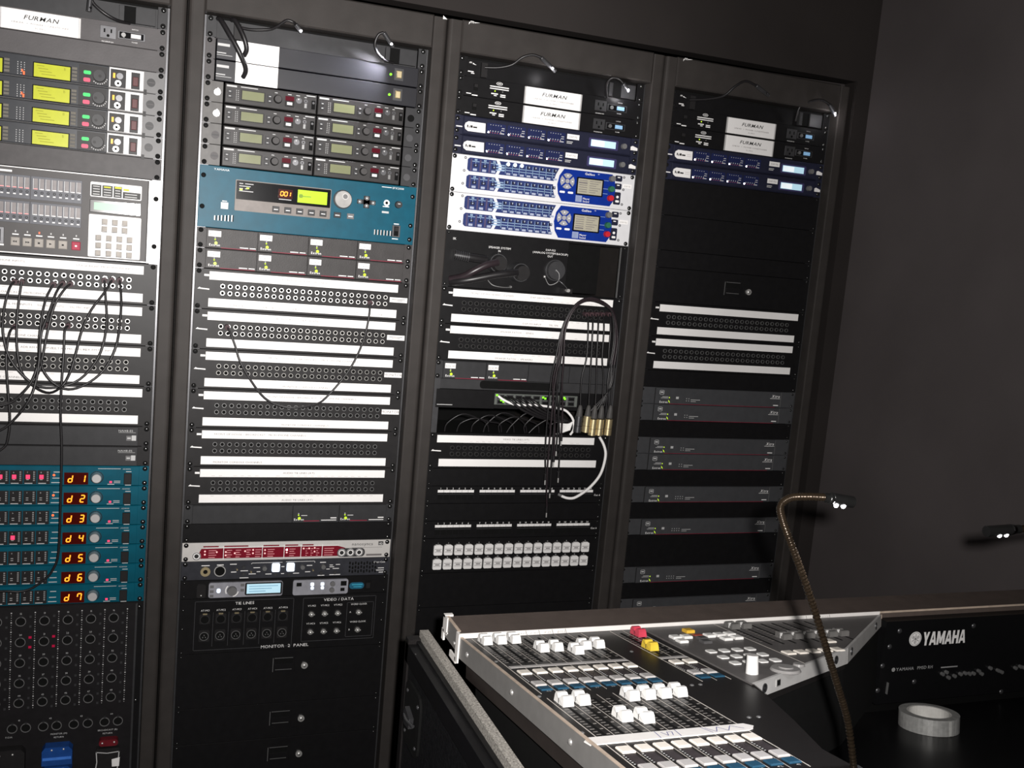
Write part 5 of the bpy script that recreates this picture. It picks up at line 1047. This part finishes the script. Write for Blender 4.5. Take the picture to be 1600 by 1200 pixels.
for q in range(7):
    o = cord('a%d' % q, 2, ('arching cord with the longest hanging tip in the third rack', 'arching cord whose tip ends among the video tie line jacks', 'arching cord whose tip ends just below the lower video strip', 'arching cord hanging furthest down, past the numbered jacks', 'arching cord ending just above the upper numbered jacks', 'arching cord with the shortest hanging tip', 'arching cord ending across the video tie line strip')[q] if q else 'outermost arching cord of the bundle in the third rack', .0021, (False, False), CABLEP if q % 2 else RUBBER, 'cords arching over the patch bay')
    p = CORD['a%d' % q][-1]; s0 = CORD['a%d' % q][0]
    k = MB(rtf(2), 44.45); k.m(RUBBER).tube([p, (p[0] + .5, p[1] + .35, p[2])], .0034, 8, 1); k.m(NICKEL).tube([(p[0] + .5, p[1] + .35, p[2]), (p[0] + 1, p[1] + .62, p[2])], .0019, 7, 1); obj('plug', k.mesh('plug'), o)
    k = MB(rtf(2), 44.45); j = 372 + 13.5 * q; k.m(mt if False else RUBBER).tube([s0, (s0[0] - 4, 17.0, 52), ((398 + 9 * q), 18.5, 48), ((402 + 8 * q), 19.4, 40)], .0021, 6, 4); obj('cord', k.mesh('cord'), o)
# white cable and the thin cables of the open bay
o = root('white_cable', 'white cable curling below the hanging connectors', 'cable', (OFF[2] + .2413, 0, ZO)); k = MB(rtf(2), 44.45); k.m(PAPER).tube([(437, 19.9, 40), (450, 20.37, 44), (455, 20.98, 49), (444, 22.0, 53), (415, 22.78, 57), (380, 23.33, 57), (362, 23.44, 49), (348, 23.37, 40)], .0036, 9, 5); obj('cord', k.mesh('cord'), o)
k = MB(rtf(2), 44.45); k.m(LGREY).tube([(348, 23.37, 40), (341, 23.3, 34)], .0038, 8, 1); obj('end_sleeve', k.mesh('end_sleeve'), o)
o = root('white_network_cable', 'white network cable crossing the switch ports', 'cable', (OFF[2] + .2413, 0, ZO)); k = MB(rtf(2), 44.45); k.m(PAPER).tube([(172, 17.9, -6), (186, 18.1, 4), (215, 18.3, 10), (262, 18.28, 10), (305, 18.36, 8), (345, 18.5, 6), (362, 18.75, 10), (372, 19.1, 14), (376, 19.6, 12), (372, 19.95, 4)], .0032, 8, 4); obj('cord', k.mesh('cord'), o)
o = root('white_cable_fan', 'small fan of white cable ends beside the hanging black connector', 'cable bunch', (OFF[2] + .2413, 0, ZO))
for q in range(6):
    k = MB(rtf(2), 44.45); k.m(PAPER).tube([(370 - q, 19.2 + .08 * q, 14), (360 - 2 * q, 19.35 + .08 * q, 10), (345 - q, 19.4 + .12 * q, -10)], .0028, 7, 3); obj('cord', k.mesh('cord'), o)
random.seed(11)
for q in range(9):
    o = root('thin_black_cable', 'thin black cable tangled in the open bay behind the hanging cords', 'cable', (OFF[2] + .2413, 0, ZO), 'tangled thin cables in the open bay')
    a = 60 + 34 * q; hgt = random.uniform(18.75, 19.2); k = MB(rtf(2), 44.45); k.m(RUBBER).tube([(a - 20 + random.uniform(-15, 15), 19.98, -12), (a - 14, 19.5, -8), (a + 20, hgt, -2), (a + 60, hgt + .2, -6), (a + 90, 19.5, -14), (min(a + 100, 450), 19.99, -22)], .0022, 6, 4); obj('cord', k.mesh('cord'), o)
for q in range(5):
    o = root('black_network_cable', 'black network cable drooping from the switch ports', 'cable', (OFF[2] + .2413, 0, ZO), 'black cables drooping from the switch')
    a = 190 + 16 * q; k = MB(rtf(2), 44.45); k.m(RUBBER).tube([(a, 17.95, -8), (a + 10, 18.1, 8), (a + 40, 18.55, 14), (a + 85, 18.95, 10), (a + 120, 19.1 + .04 * q, 0), (a + 160, 19.2, -20)], .0034, 7, 4); obj('cord', k.mesh('cord'), o)
# ---------------------------------------------------------------- mixing desk (u along the desk, v up the sloping panel toward the viewer, h off the panel, in mm)
DO = (.3754, -.9, ZO - 1.0384)
def dtf(u_, v_, h_): return (u_ / 1000, -v_ * .9895e-3 + h_ * .1447e-3, v_ * .1447e-3 + h_ * .9895e-3)
def ftf(a, b, c): return (a / 1000, b / 1000, c / 1000)
desk = root('mixing_desk', 'large black mixing desk with white faders in front of the racks', 'mixing desk', DO)
DROT = (math.atan2(.1447, -.9895) - math.pi, 0, 0)
def dpart(name, mb, parent=None, label=None): return obj(name, mb.mesh(name), parent or desk, label=label)
def dput(name, mesh, u_, v_, h_=0., label=None):
    o = obj(name, mesh, desk, dtf(u_, v_, h_), label=label); return o
DBLK = mat('desk_black', (.015, .0135, .0135), .38, var=.08); DGRY = mat('desk_grey_panel', (.13, .122, .12), .42, var=.06)
SIDE = mat('desk_side_grey', (.235, .228, .22), .42, .1, var=.06); BRONZE = mat('bronze_edge', (.62, .5, .4), .4, .2); ARMR = mat('armrest_brown', (.1, .078, .068), .55, var=.1, scale=40, bump=.3)
CHK = mat('cheek_grey', (.55, .54, .53), .42, .1, var=.06); CAPW = mat('fader_cap_white', (.86, .85, .83), .45, var=.02); TAPE = mat('white_tape', (.85, .82, .79), .6, var=.03)
BTW = mat('button_cream', (.88, .82, .74), .45, var=.03); BTG = mat('button_grey', (.5, .48, .47), .45, var=.05); BTB = mat('button_blue', pix(40, 80, 105, .7), .45, var=.06); LINEW = mat('panel_line', (.62, .58, .53), .5); SCALE = mat('fader_scale_print', (.24, .225, .21), .5)
PLAN = [(0, 0), (800, 0), (569, 192), (307, 325), (303, 366), (276, 460), (246, 552), (246, 640), (0, 640)]
k = MB(dtf); k.m(DBLK).poly(PLAN, -30, 0, True); dpart('top_panel', k)
k = MB(dtf); k.m(VOID).poly([(22, 12), (770, 12), (560, 180), (300, 305), (288, 366), (262, 460), (236, 552), (236, 625), (22, 625)], -150, -30, True); dpart('lower_body', k)
k = MB(dtf); k.m(SIDE).box(-3, 0, 0, 640, -30, 2); k.m(BRONZE).box(-3, 1.5, 0, 640, 2, 3); sp = dpart('side_plate', k)
for v_ in (40, 232, 424, 600):
    k = MB(lambda a, b, c: dtf(-3 - c, a, b)); k.m(NICKEL).dome(v_, -14, 4, 0, 3, 10); obj('bolt', k.mesh('bolt'), sp)
k = MB(dtf); k.m(mat('lower_rail_brown', (.03, .024, .022), .5)).box(6, 22, 10, 632, -58, -30, 0); dpart('lower_rail', k)
# armrest and its tape
k = MB(ftf); k.m(ARMR).box(0, 1318, 0, 76, -22, 8, 2); dpart('armrest', k)
k = MB(ftf); k.m(SIDE).box(-4, 0, 8, 77, -24, 8.5); k.m(BRONZE).box(-4, 1, 8, 77, 8.5, 9.5); ap = dpart('armrest_end', k)
for y_ in (20, 60):
    k = MB(lambda a, b, c: (-.004 - c / 1000, a / 1000, b / 1000)); k.m(NICKEL).dome(y_, -15, 3, 0, 2.4, 8); obj('bolt', k.mesh('bolt'), ap)
k = MB(ftf); k.m(TAPE).box(-6, -3, 60, 80, -18, 10).box(-6, 8, 72, 80, 6, 11).box(-6, -3, 74, 84, -32, -14); dpart('corner_tape', k, label='white tape wrapped over the armrest corner')
k = MB(ftf); k.m(TAPE).box(-4, 800, -1, .2, .4, 8.4).box(-6, -3.2, -4, 9, -38, 8.6).box(-6, -3.2, 5, 36, -42, -32); tp = dpart('label_tape', k, label='long white tape along the fader bank')
k = MB(ftf); k.m(BRONZE).box(800, 1318, -1, .2, 5, 8.4); dpart('front_edge', k)
k = MB(ftf); k.m(INK)
for a in (86, 108, 130, 153, 176, 640, 664, 690): k.add([(a, -1.3, .6), (a + .8, -1.3, .6), (a - 2, -1.3, 8), (a - 2.8, -1.3, 8)], [(0, 1, 2, 3)])
for a in (92, 114, 137, 160, 648, 672):
    for q in range(5): x_ = a + 3 * q + random.uniform(-1, 1); k.add([(x_, -1.3, 1.6), (x_ + .6, -1.3, 1.4 + random.uniform(0, 1)), (x_ + 1.6, -1.3, 5 + random.uniform(0, 2)), (x_ + 1., -1.3, 5)], [(0, 1, 2, 3)])
obj('pen_marks', k.mesh('pen_marks'), tp)
# shared desk controls (local axes follow the sloping panel)
def dm(name, fn):
    k_ = MB(dtf); fn(k_); return k_.mesh(name)
def cap_profile(mt, line=True):
    def fn(k_):
        pr = [(-15, 0), (-14.5, 8.5), (-11.5, 12), (-5.5, 12), (-1.6, 6.8), (1.6, 6.8), (5.5, 12), (11.5, 12), (14.5, 8.5), (15, 0)]
        n = len(pr); vs = [(-7.4 + (0 if h_ < 8 else 1.2), v_, h_) for v_, h_ in pr] + [(7.4 - (0 if h_ < 8 else 1.2), v_, h_) for v_, h_ in pr]
        k_.m(mt).add(vs, [tuple(range(n)), tuple(range(n, 2 * n))[::-1]] + [(i, (i + 1) % n, n + (i + 1) % n, n + i) for i in range(n)])
        k_.m(INKD if line is True else WHITE).box(-7.6, 7.6, -.5, .5, 6.7, 7.1).box(-7.7, -7.3, -.5, .5, 1, 6.9)
    return fn
CAP = dm('fader_cap', cap_profile(CAPW)); CAPR = dm('fader_cap', cap_profile(mat('fader_cap_pink_red', (.62, .06, .1), .45))); CAPY = dm('fader_cap', cap_profile(mat('fader_cap_yellow', (.78, .55, .06), .45)))
def greycap(k_):
    k_.m(mat('fader_cap_grey', (.14, .135, .13), .45)).box(-8, 8, -12, -3, 0, 9, 1.5).box(-8, 8, 3, 12, 0, 9, 1.5).box(-8, 8, -3, 3, 0, 5); k_.m(WHITE).box(-8.2, -5, 1.5, 3.4, 1, 9.3).box(-8.2, -7, 3, 6, 5, 9.3)
CAPG = dm('fader_cap', greycap)
SLOT = dm('fader_slot', lambda k_: k_.m(VOID).box(-1.6, 1.6, 0, 128, 0, .4)); BW = dm('button', lambda k_: k_.m(BTW).box(-8, 8, -9, 9, 0, 2.4, 1)); BG = dm('button', lambda k_: k_.m(BTG).box(-8, 8, -9, 9, 0, 2.4, 1)); BB = dm('button', lambda k_: k_.m(BTB).box(-8, 8, -7.5, 7.5, 0, 2, 1)); WIN = dm('window', lambda k_: k_.m(mat('channel_window', (.05, .042, .045), .25)).box(-5.5, 6, -14, 14, 0, .8)); SW1 = dm('panel_screw', lambda k_: k_.m(NICKELD).dome(0, 0, 3.2, 0, 1.8, 8))
def bank(u0, n, pitch, v0, caps, capm, divider=True, scale_=True, tapev=True, num=None):
    """one bank of fader strips starting at panel coordinate (u0, v0)"""
    lines = MB(dtf); lines.m(LINEW); sc = MB(dtf); sc.m(SCALE); tx = MB(dtf); tx.m(PRINT)
    for i in range(n + 1):
        w_ = 1.1 if i in (0, n) else .5
        lines.box(u0 + pitch * i - w_ / 2, u0 + pitch * i + w_ / 2, v0 + 6, v0 + 290, 0, .3)
    for i in range(n):
        uc = u0 + pitch * (i + .5)
        dput('fader_slot', SLOT, uc + 1, v0 + 20)
        for q in range(14):
            sc.box(uc - 8, uc - 2.2, v0 + 26 + 9 * q, v0 + 27 + 9 * q, 0, .25)
            if q % 2: sc.box(uc + 4.5, uc + 8.5, v0 + 26 + 9 * q, v0 + 28.2 + 9 * q, 0, .25)
        dput('fader_cap', capm[i] if isinstance(capm, (list, tuple)) else capm, uc + 1, v0 + caps[i] - 13.5, .4)
        dput('button', BW, uc + 1.5, v0 + 197); dput('window', WIN, uc, v0 + 223); dput('button', BG, uc + 1, v0 + 250); dput('button', BB, uc + 1.5, v0 + 271)
        sc.m(PRINT)
        for q in range(6): sc.box(uc - 8.5, uc - 6.5, v0 + 210 + 5 * q, v0 + 211.4 + 5 * q, 0, .25)
        sc.m(SCALE)
        if num is not None: tx.text(str(num - i), uc + 2, v0 + 284, 4, .3, 'C', 1.1, True, flip=False)
    dpart('strip_lines', lines); dpart('fader_scale', sc)
    if num is not None: dpart('lettering', tx)
bank(15, 8, 23.1, 0, (46, 46, 46, 103, 103, 126, 103, 101), CAP, num=40)
bank(15, 8, 23.0, 303, (44, 44, 113, 124, 43, 43, 43, 43), CAP, num=48)
bank(252, 2, 22.6, 0, (132, 51), [CAPY, CAPR])
k = MB(dtf); k.m(BTG).box(17, 200, 163, 172, 0, .5).box(252, 297, 166, 175, 0, .5); dpart('grey_strip', k)
k = MB(dtf); k.m(TAPE).poly([(-6, 466), (4, 456), (205, 458), (213, 468), (207, 476), (198, 480), (-4, 478)], .2, 1.4); t2 = dpart('label_tape', k, label='white tape between the fader rows')
k = MB(dtf); k.m(mat('pen_blue', (.12, .12, .3), .6))
for a0, b0_, a1, b1_ in ((86, 458, 84, 478), (112, 458, 110, 478), (92, 462, 96, 474), (96, 474, 100, 462), (101, 463, 106, 463), (106, 463, 102, 474), (150, 462, 158, 476), (158, 476, 166, 462), (166, 462, 174, 476), (174, 476, 184, 462), (184, 462, 196, 474), (146, 458, 152, 478)):
    dx, dy = a1 - a0, b1_ - b0_; L_ = math.hypot(dx, dy); nx, ny = -dy / L_ * .5, dx / L_ * .5; k.add([(a0 - nx, b0_ - ny, 1.7), (a0 + nx, b0_ + ny, 1.7), (a1 + nx, b1_ + ny, 1.7), (a1 - nx, b1_ - ny, 1.7)], [(0, 1, 2, 3)])
obj('pen_marks', k.mesh('pen_marks'), t2)
for p in ((9, 135), (8, 300), (5, 437), (228, 128), (228, 303), (241, 303), (227, 438), (240, 439), (318, 100), (443, 12), (452, 112)): dput('panel_screw', SW1, p[0], p[1])
# raised grey centre module
MODP = [(311, 3), (797, 3), (567, 190), (309, 322)]
k = MB(dtf); k.m(DGRY).poly(MODP, -4, 2.5); dpart('centre_panel', k, label='grey centre panel')
ck = MB(dtf); ck.m(CHK)
CT = [(308, 323), (569.5, 191.5), (800, 0)]
for (a, b) in ((0, 1), (1, 2)):
    (u0, v0), (u1, v1) = CT[a], CT[b]; du, dv = u1 - u0, v1 - v0; L_ = math.hypot(du, dv); nu, nv = -dv / L_ * 4, du / L_ * 4
    if nv < 0: nu, nv = -nu, -nv
    kk = MB(dtf); kk.m(CHK)
    hb = (-19, -21) if a == 0 else (-21, -19)
    kk.add([(u0, v0, 3), (u1, v1, 3), (u1, v1, hb[1]), (u0 + (34 if a == 0 else 0), v0 - (17 if a == 0 else 0), hb[0]), (u0 + nu, v0 + nv, 3), (u1 + nu, v1 + nv, 3), (u1 + nu, v1 + nv, hb[1]), (u0 + nu + (34 if a == 0 else 0), v0 + nv - (17 if a == 0 else 0), hb[0])], [(0, 1, 2, 3), (4, 7, 6, 5), (0, 4, 5, 1), (1, 5, 6, 2), (2, 6, 7, 3), (3, 7, 4, 0)])
    if b == 2: kk.m(BRONZE).box(799, 803, -1, 4, -19, 3)
    pt = dpart('side_cheek', kk, label='light grey metal cheek')
    for f_, sq in (((.1, 0), (.23, 1), (.86, 0)) if a == 0 else ((.1, 0), (.82, 0))):
        P0 = Vector(dtf(u0 + du * f_ + nu, v0 + dv * f_ + nv, -8)); e1 = (Vector(dtf(u1, v1, 0)) - Vector(dtf(u0, v0, 0))).normalized(); e2 = Vector(dtf(0, 0, 1)).normalized(); e3 = e1.cross(e2).normalized()
        if e3.y > 0: e3 = -e3
        kq = MB(lambda x_, y_, z_, P0=P0, e1=e1, e2=e2, e3=e3: tuple(P0 + e1 * (x_ / 1000) + e2 * (y_ / 1000) + e3 * (z_ / 1000)))
        if sq: kq.m(NICKEL).box(-6, 6, -5, 5, 0, 1.2, .4); kq.m(VOID).box(-4, 5, -3.5, 4, 1, 1.4)
        else: kq.m(STEELD).ring(0, 0, 6.5, 4.4, 0, 1, 14); kq.m(VOID).cyl(0, 0, 4.6, 0, .4, 12); kq.m(STEELD).cyl(0, 0, 2.4, .3, .9, 6)
        obj('bolt_recess', kq.mesh('bolt_recess'), pt)
k = MB(dtf); k.m(VOID).poly([(308, 321), (569, 189), (798, 0), (760, 0), (540, 185), (308, 300)], -150, -19, True); dpart('well_wall', k)
k = MB(dtf); k.m(LINEW).box(446.6, 447.4, 6, 254, 2.5, 2.8); dpart('strip_lines', k)
SQW = dm('square_key', lambda k_: k_.m(CAPW).box(-7.5, 7.5, -8, 8, 0, 4, 1)); SQY = dm('square_key', lambda k_: k_.m(mat('key_amber', (.75, .45, .05), .4)).box(-7.5, 7.5, -8, 8, 0, 5, 1)); SQD = dm('square_key', lambda k_: k_.m(mat('key_dark_grey', (.09, .088, .09), .4)).box(-7.5, 7.5, -8, 8, 0, 4, 1)); SQR = dm('square_key', lambda k_: k_.m(mat('key_dull_red', (.35, .07, .05), .4)).box(-7, 7, -5, 5, 0, 1.5, .4)); RW_ = dm('round_key', lambda k_: k_.m(LEDB if False else CAPW).rr(-7, 7, -8, 8, 2.6, 0, 1.6))
for a, b in ((332, 77), (351, 78), (330, 101), (393, 79), (412, 78), (432, 77), (410, 102), (431, 100)): dput('square_key', SQW, a, b, 2.5)
dput('square_key', SQY, 374, 46, 2.5); dput('square_key', SQR, 378, 68, 2.5); dput('square_key', SQD, 372, 92, 2.5); dput('square_key', SQD, 366, 112, 2.5)
for b in (164, 197, 229):
    for a in (344, 367, 390, 413): dput('round_key', RW_, a, b, 2.5)
k = MB(dtf); k.m(CAPW).cyl(338, 280, 9, 2.5, 28, 22, 8); k.m(BTG).cyl(338, 280, 8, 28, 28.6, 22, 7.4); dpart('rotary_knob', k, label='tall white rotary knob')
k = MB(dtf); k.m(mat('jog_frosted', (.3, .29, .285), .3)).cyl(396, 277, 22, 2.5, 6, 26, 20).cyl(398, 275, 11, 6, 7.6, 20); k.cyl(430, 262, 9, 2.5, 6, 16, 8); dpart('jog_dial', k, label='frosted jog dial')
for i in range(8):
    uc = 464 + 22.4 * i; dput('fader_slot', SLOT, uc, 20, 2.5); dput('fader_cap', CAPG, uc, 36 if i < 2 else 116, 2.9)
    if 250 - .62 * (uc - 309) > 60 and i < 6: dput('button', BW, uc - 5, 198 if uc < 570 else 150, 2.5)
k = MB(dtf); k.m(SCALE)
for i in range(8):
    uc = 464 + 22.4 * i
    for q in range(12):
        if 26 + 9 * q < 322 - .58 * (uc - 309) - 20: k.box(uc - 8, uc - 2.4, 26 + 9 * q, 27 + 9 * q, 2.5, 2.75)
dpart('fader_scale', k)
# black rear face with maker's name, and the shelf in front of it
GLB = mat('gloss_black_face', (.006, .006, .0065), .3, var=.05)
YX = .3754
def ytf2(a, b, c): return (a / 1000 - YX, -.02 - c / 1000, -b / 1000)       # a: world x in mm, b: mm below the armrest top
k = MB(ytf2); k.m(GLB).box(1177, 1690, 4, 162, -110, 0); dpart('rear_face', k)
k = MB(ytf2); k.m(WHITE).cyl(1247.5, 40, 13.8, 0, .5, 30); k.m(INKD).ring(1247.5, 40, 12.2, 11.7, .4, .8, 28)
for q in range(3):
    t = math.pi / 2 + q * math.pi / 3 * 2
    for sgn in (1, -1):
        cx_, cy_ = math.cos(t) * sgn, math.sin(t) * sgn; nx, ny = -cy_ * .45, cx_ * .45
        k.add([(1247.5 + nx, 40 + ny, .8), (1247.5 - nx, 40 - ny, .8), (1247.5 - nx + cx_ * 9.5, 40 - ny + cy_ * 9.5, .8), (1247.5 + nx + cx_ * 9.5, 40 + ny + cy_ * 9.5, .8)], [(0, 1, 2, 3)])
    cx_, cy_ = math.cos(t), math.sin(t)
    for s2 in (-1, 1):
        ox, oy = -cy_ * s2 * 2, cx_ * s2 * 2; nx, ny = -cy_ * .35, cx_ * .35
        k.add([(1247.5 + ox + nx + cx_ * 3, 40 + oy + ny + cy_ * 3, .8), (1247.5 + ox - nx + cx_ * 3, 40 + oy - ny + cy_ * 3, .8), (1247.5 + ox - nx + cx_ * 9, 40 + oy - ny + cy_ * 9, .8), (1247.5 + ox + nx + cx_ * 9, 40 + oy + ny + cy_ * 9, .8)], [(0, 1, 2, 3)])
dpart('round_emblem', k, label='white round emblem with three crossed tuning forks')
LET = {'Y': (.56, [[(0, 1), (.32, 1), (.5, .66), (.68, 1), (1, 1), (.66, .38), (.66, 0), (.34, 0), (.34, .38)]]),
       'A': (.62, [[(0, 0), (.27, 0), (.57, 1), (.33, 1)], [(1, 0), (.73, 0), (.43, 1), (.67, 1)], [(.3, .18), (.7, .18), (.64, .4), (.36, .4)]]),
       'M': (.72, [[(0, 0), (.26, 0), (.26, 1), (0, 1)], [(.74, 0), (1, 0), (1, 1), (.74, 1)], [(.1, 1), (.28, 1), (.5, .5), (.72, 1), (.9, 1), (.6, .1), (.4, .1)]]),
       'H': (.58, [[(0, 0), (.33, 0), (.33, 1), (0, 1)], [(.67, 0), (1, 0), (1, 1), (.67, 1)], [(.3, .4), (.7, .4), (.7, .62), (.3, .62)]])}
k = MB(ytf2); k.m(WHITE); _a = 1265.5
for _c in 'YAMAHA':
    _w, _ps = LET[_c]
    for _n, _p in enumerate(_ps): k.add([(_a + x_ * _w * 26, 54 - y_ * 26, .5 + .03 * _n) for x_, y_ in _p], [tuple(range(len(_p)))])
    _a += (_w + .035) * 26
dpart('lettering', k, label='white maker name')
k = MB(ytf2); k.m(mat('worn_print', (.28, .28, .28), .5)).cyl(1207, 97, 4, 0, .4, 14).text('YAMAHA', 1213, 100, 6, .4, 'L', 1.05, True).text('PM5D RH', 1262, 100, 6, .4, 'L', 1.0, True).dash(1318, 1358, 100, 2.4, .4); dpart('lettering', k)
for a, b in ((1322, 112), (1331, 109), (1338, 120), (1352, 118), (1366, 115), (1377, 114), (1388, 116), (1398, 116), (1410, 112), (1418, 118), (1438, 108), (1458, 114), (1468, 118), (1502, 112), (1514, 110), (1524, 113), (1540, 112), (1560, 112)):
    k = MB(ytf2); k.m(NICKELD).ring(a, b, 3.6, 1.6, 0, 5, 10, 1); k.m(VOID).cyl(a, b, 2, 0, 1, 8); dpart('socket', k)
for a, b in ((1209, 23), (1383, 22), (1191, 52), (1181, 88), (1260, 124), (1163 + 15, 135), (1478, 160)):
    k = MB(ytf2); k.m(STEELD).dome(a, b, 5, 0, 2.5, 12); dpart('bolt', k)
k = MB(ytf2); k.m(NICKELD).box(1196, 1197.6, 120, 142, 0, 4); dpart('bracket', k)
shelf_z = -.1616
k = MB(lambda a, b, c: (a, b, shelf_z - .0139 + (-.02 - b) * .1462 + c)); k.m(GLB).box(.285, 1.3146, -.62, -.02, -.02, 0); dpart('rear_shelf', k)
# base under the desk
base = root('desk_base', 'black case base under the mixing desk', 'case base', (1.03, -1.16, 0))
k = MB(); k.m(VOID).box(-.61, .64, -.34, .33, 0, .835); obj('box', k.mesh('box'), base)

# ---------------------------------------------------------------- roll of tape
tr = root('tape_roll', 'roll of silver-grey tape lying on the black shelf below the maker name', 'tape roll', (1.2114, -1.016, ZO - 1.1995), rot=(-.1452, 0, 0))
k = MB(); k.m(mat('silver_tape', (.34, .34, .33), .42, .25, var=.15, scale=120)).ring(0, 0, .05, .037, 0, .027, 40); obj('tape', k.mesh('tape'), tr)
k = MB(); k.m(mat('tape_core', (.6, .59, .56), .5)).ring(0, 0, .0369, .034, .0005, .0265, 36); obj('core', k.mesh('core'), tr)
k = MB(); k.m(mat('silver_tape_end', (.5, .5, .48), .4, .25)).box(-.002, .002, -.0509, -.0495, .001, .026); obj('loose_end', k.mesh('loose_end'), tr)

# ---------------------------------------------------------------- gooseneck lamps of the desk
NECK = mat('neck_bronze_black', (.02, .014, .009), .24, .5, var=.15, scale=200)
def goose(label, pts, head, bulbs, power, base_):
    o = root('gooseneck_lamp', label, 'gooseneck lamp', pts[0], 'gooseneck lamps on the desk'); B0 = Vector(pts[0]); tf = lambda a, b, c: (a - B0.x, b - B0.y, c - B0.z)
    k = MB(tf); k.m(NECK).tube(pts, lambda t: .0031 + (.0009 if int(t * 300) % 2 else 0), 10, 54); obj('neck', k.mesh('neck'), o)
    k = MB(tf); k.m(mat('lamp_head_black', (.006, .006, .006), .3, spec=.4)).tube([head[0], tuple(Vector(head[0]).lerp(Vector(head[1]), .25)), tuple(Vector(head[0]).lerp(Vector(head[1]), .3)), head[1]], lambda t: .0048 if t < .3 else .006, 14, 2); hd = obj('lamp_head', k.mesh('lamp_head'), o)
    k = MB(tf)
    for b in bulbs: k.m(LEDW).dome(b[0], b[1], .0026, b[2] + .0015, -.0036, 10, 3)
    obj('bulb', k.mesh('bulb'), hd)
    k = MB(tf); bx_, by_, bz_ = pts[0]; k.m(STEELD).tube([(bx_, by_, bz_ - base_), (bx_, by_, bz_ + .004)], .0095, 14, 1); obj('connector', k.mesh('connector'), o)
    ld = bpy.data.lights.new('desk_lamp_light', 'SPOT'); ld.energy = power; ld.spot_size = math.radians(120); ld.spot_blend = .6; ld.shadow_soft_size = .004; ld.color = (.95, .95, 1)
    lo = bpy.data.objects.new('desk_lamp_light', ld); COL.objects.link(lo); lo.parent = hd; lo.location = tf(bulbs[0][0], bulbs[0][1], bulbs[0][2] - .012)
GP = [(.6212, -1.5, -.9560), (.6043, -1.5, -.9002), (.5835, -1.5, -.8561), (.5623, -1.5, -.8132), (.5342, -1.5, -.7575), (.508, -1.5, -.7102), (.4906, -1.5, -.6793), (.4862, -1.5, -.6645), (.4963, -1.5, -.6566), (.5165, -1.5, -.6554), (.5357, -1.5, -.6561)]
up = lambda L: [(x_, y_, ZO + z_) for x_, y_, z_ in L]
goose('gooseneck lamp curving up from the desk in front of the right rack', up(GP), up([(.5357, -1.5, -.6561), (.5715, -1.5, -.6612)]), up([(.5495, -1.503, -.6640), (.5585, -1.503, -.6650)]), 1.4, .02)
goose('gooseneck lamp reaching in from the right picture edge', up([(.94, -1.5, -1.199), (.945, -1.5, -1.05), (.94, -1.5, -.85), (.915, -1.5, -.725), (.87, -1.5, -.692), (.80, -1.5, -.6925)]), up([(.80, -1.5, -.6925), (.7535, -1.5, -.6945)]), up([(.7695, -1.503, -.6988), (.779, -1.503, -.6983)]), 1.0, .001)

# ---------------------------------------------------------------- road case wall left of the desk
rc = root('road_case', 'black road case side with grey carpet edge left of the mixing desk', 'road case', (.35, -1.1, 0))
RT = lambda a, b, c: (a - .35, b + 1.1, c)
CARPET = mat('grey_carpet_edge', (.36, .34, .31), .9, var=.55, scale=320, bump=.9, bscale=700)
k = MB(RT); k.m(CARPET).box(.3535, .3685, -1.62, -.745, .93, .975); obj('carpet_edge', k.mesh('carpet_edge'), rc, label='speckled grey carpet strip')
k = MB(RT); k.m(BLACKD).box(.3535, .3685, -1.62, -.75, .1, .93).box(.345, .3525, -1.62, -.745, .1, .962); obj('wall_board', k.mesh('wall_board'), rc)
k = MB(RT); k.m(mat('case_laminate', (.013, .013, .014), .35, var=.3, scale=150, bump=.8, bscale=260)).box(.334, .345, -1.62, -.76, .12, .945); obj('laminate_panel', k.mesh('laminate_panel'), rc, label='black patterned laminate')
k = MB(RT); k.m(BLACKD).box(.331, .346, -1.62, -.745, .945, .957).box(.331, .334, -1.62, -.745, .925, .945); obj('edge_rail', k.mesh('edge_rail'), rc)
k = MB(RT); k.m(DBLK).box(.331, .3525, -.76, -.742, .1, .965); obj('corner_rail', k.mesh('corner_rail'), rc)
k = MB(lambda a, b, c: RT(.334 - c, a, b)); k.m(VOID).rr(-.86, -.768, .80, .905, .02, 0, .004); k.m(VOID).rr(-.852, -.775, .81, .895, .015, .004, .0042); lt = obj('latch_dish', k.mesh('latch_dish'), rc)
k = MB(lambda a, b, c: RT(.334 - c, a, b)); k.m(STEELD).poly([(-.83, .86), (-.80, .868), (-.79, .85), (-.80, .838), (-.828, .842)], .004, .012); k.tube([(-.842, .853, .008), (-.815, .853, .013), (-.788, .853, .008)], .003, 8, 3)
for a, b in ((-.848, .818), (-.784, .818), (-.848, .888), (-.784, .888)): k.dome(a, b, .0035, .004, .003, 8)
obj('latch', k.mesh('latch'), lt, label='metal twist latch')
for b, a in ((.955, -.80), (.93, -.80), (.76, -.82), (.70, -.80), (.88, -.765), (.84, -.765)):
    k = MB(lambda a_, b_, c_: RT(.334 - c_, a_, b_)); k.m(NICKELD).dome(a, b, .0028, .0, .003, 8); obj('rivet', k.mesh('rivet'), rc)
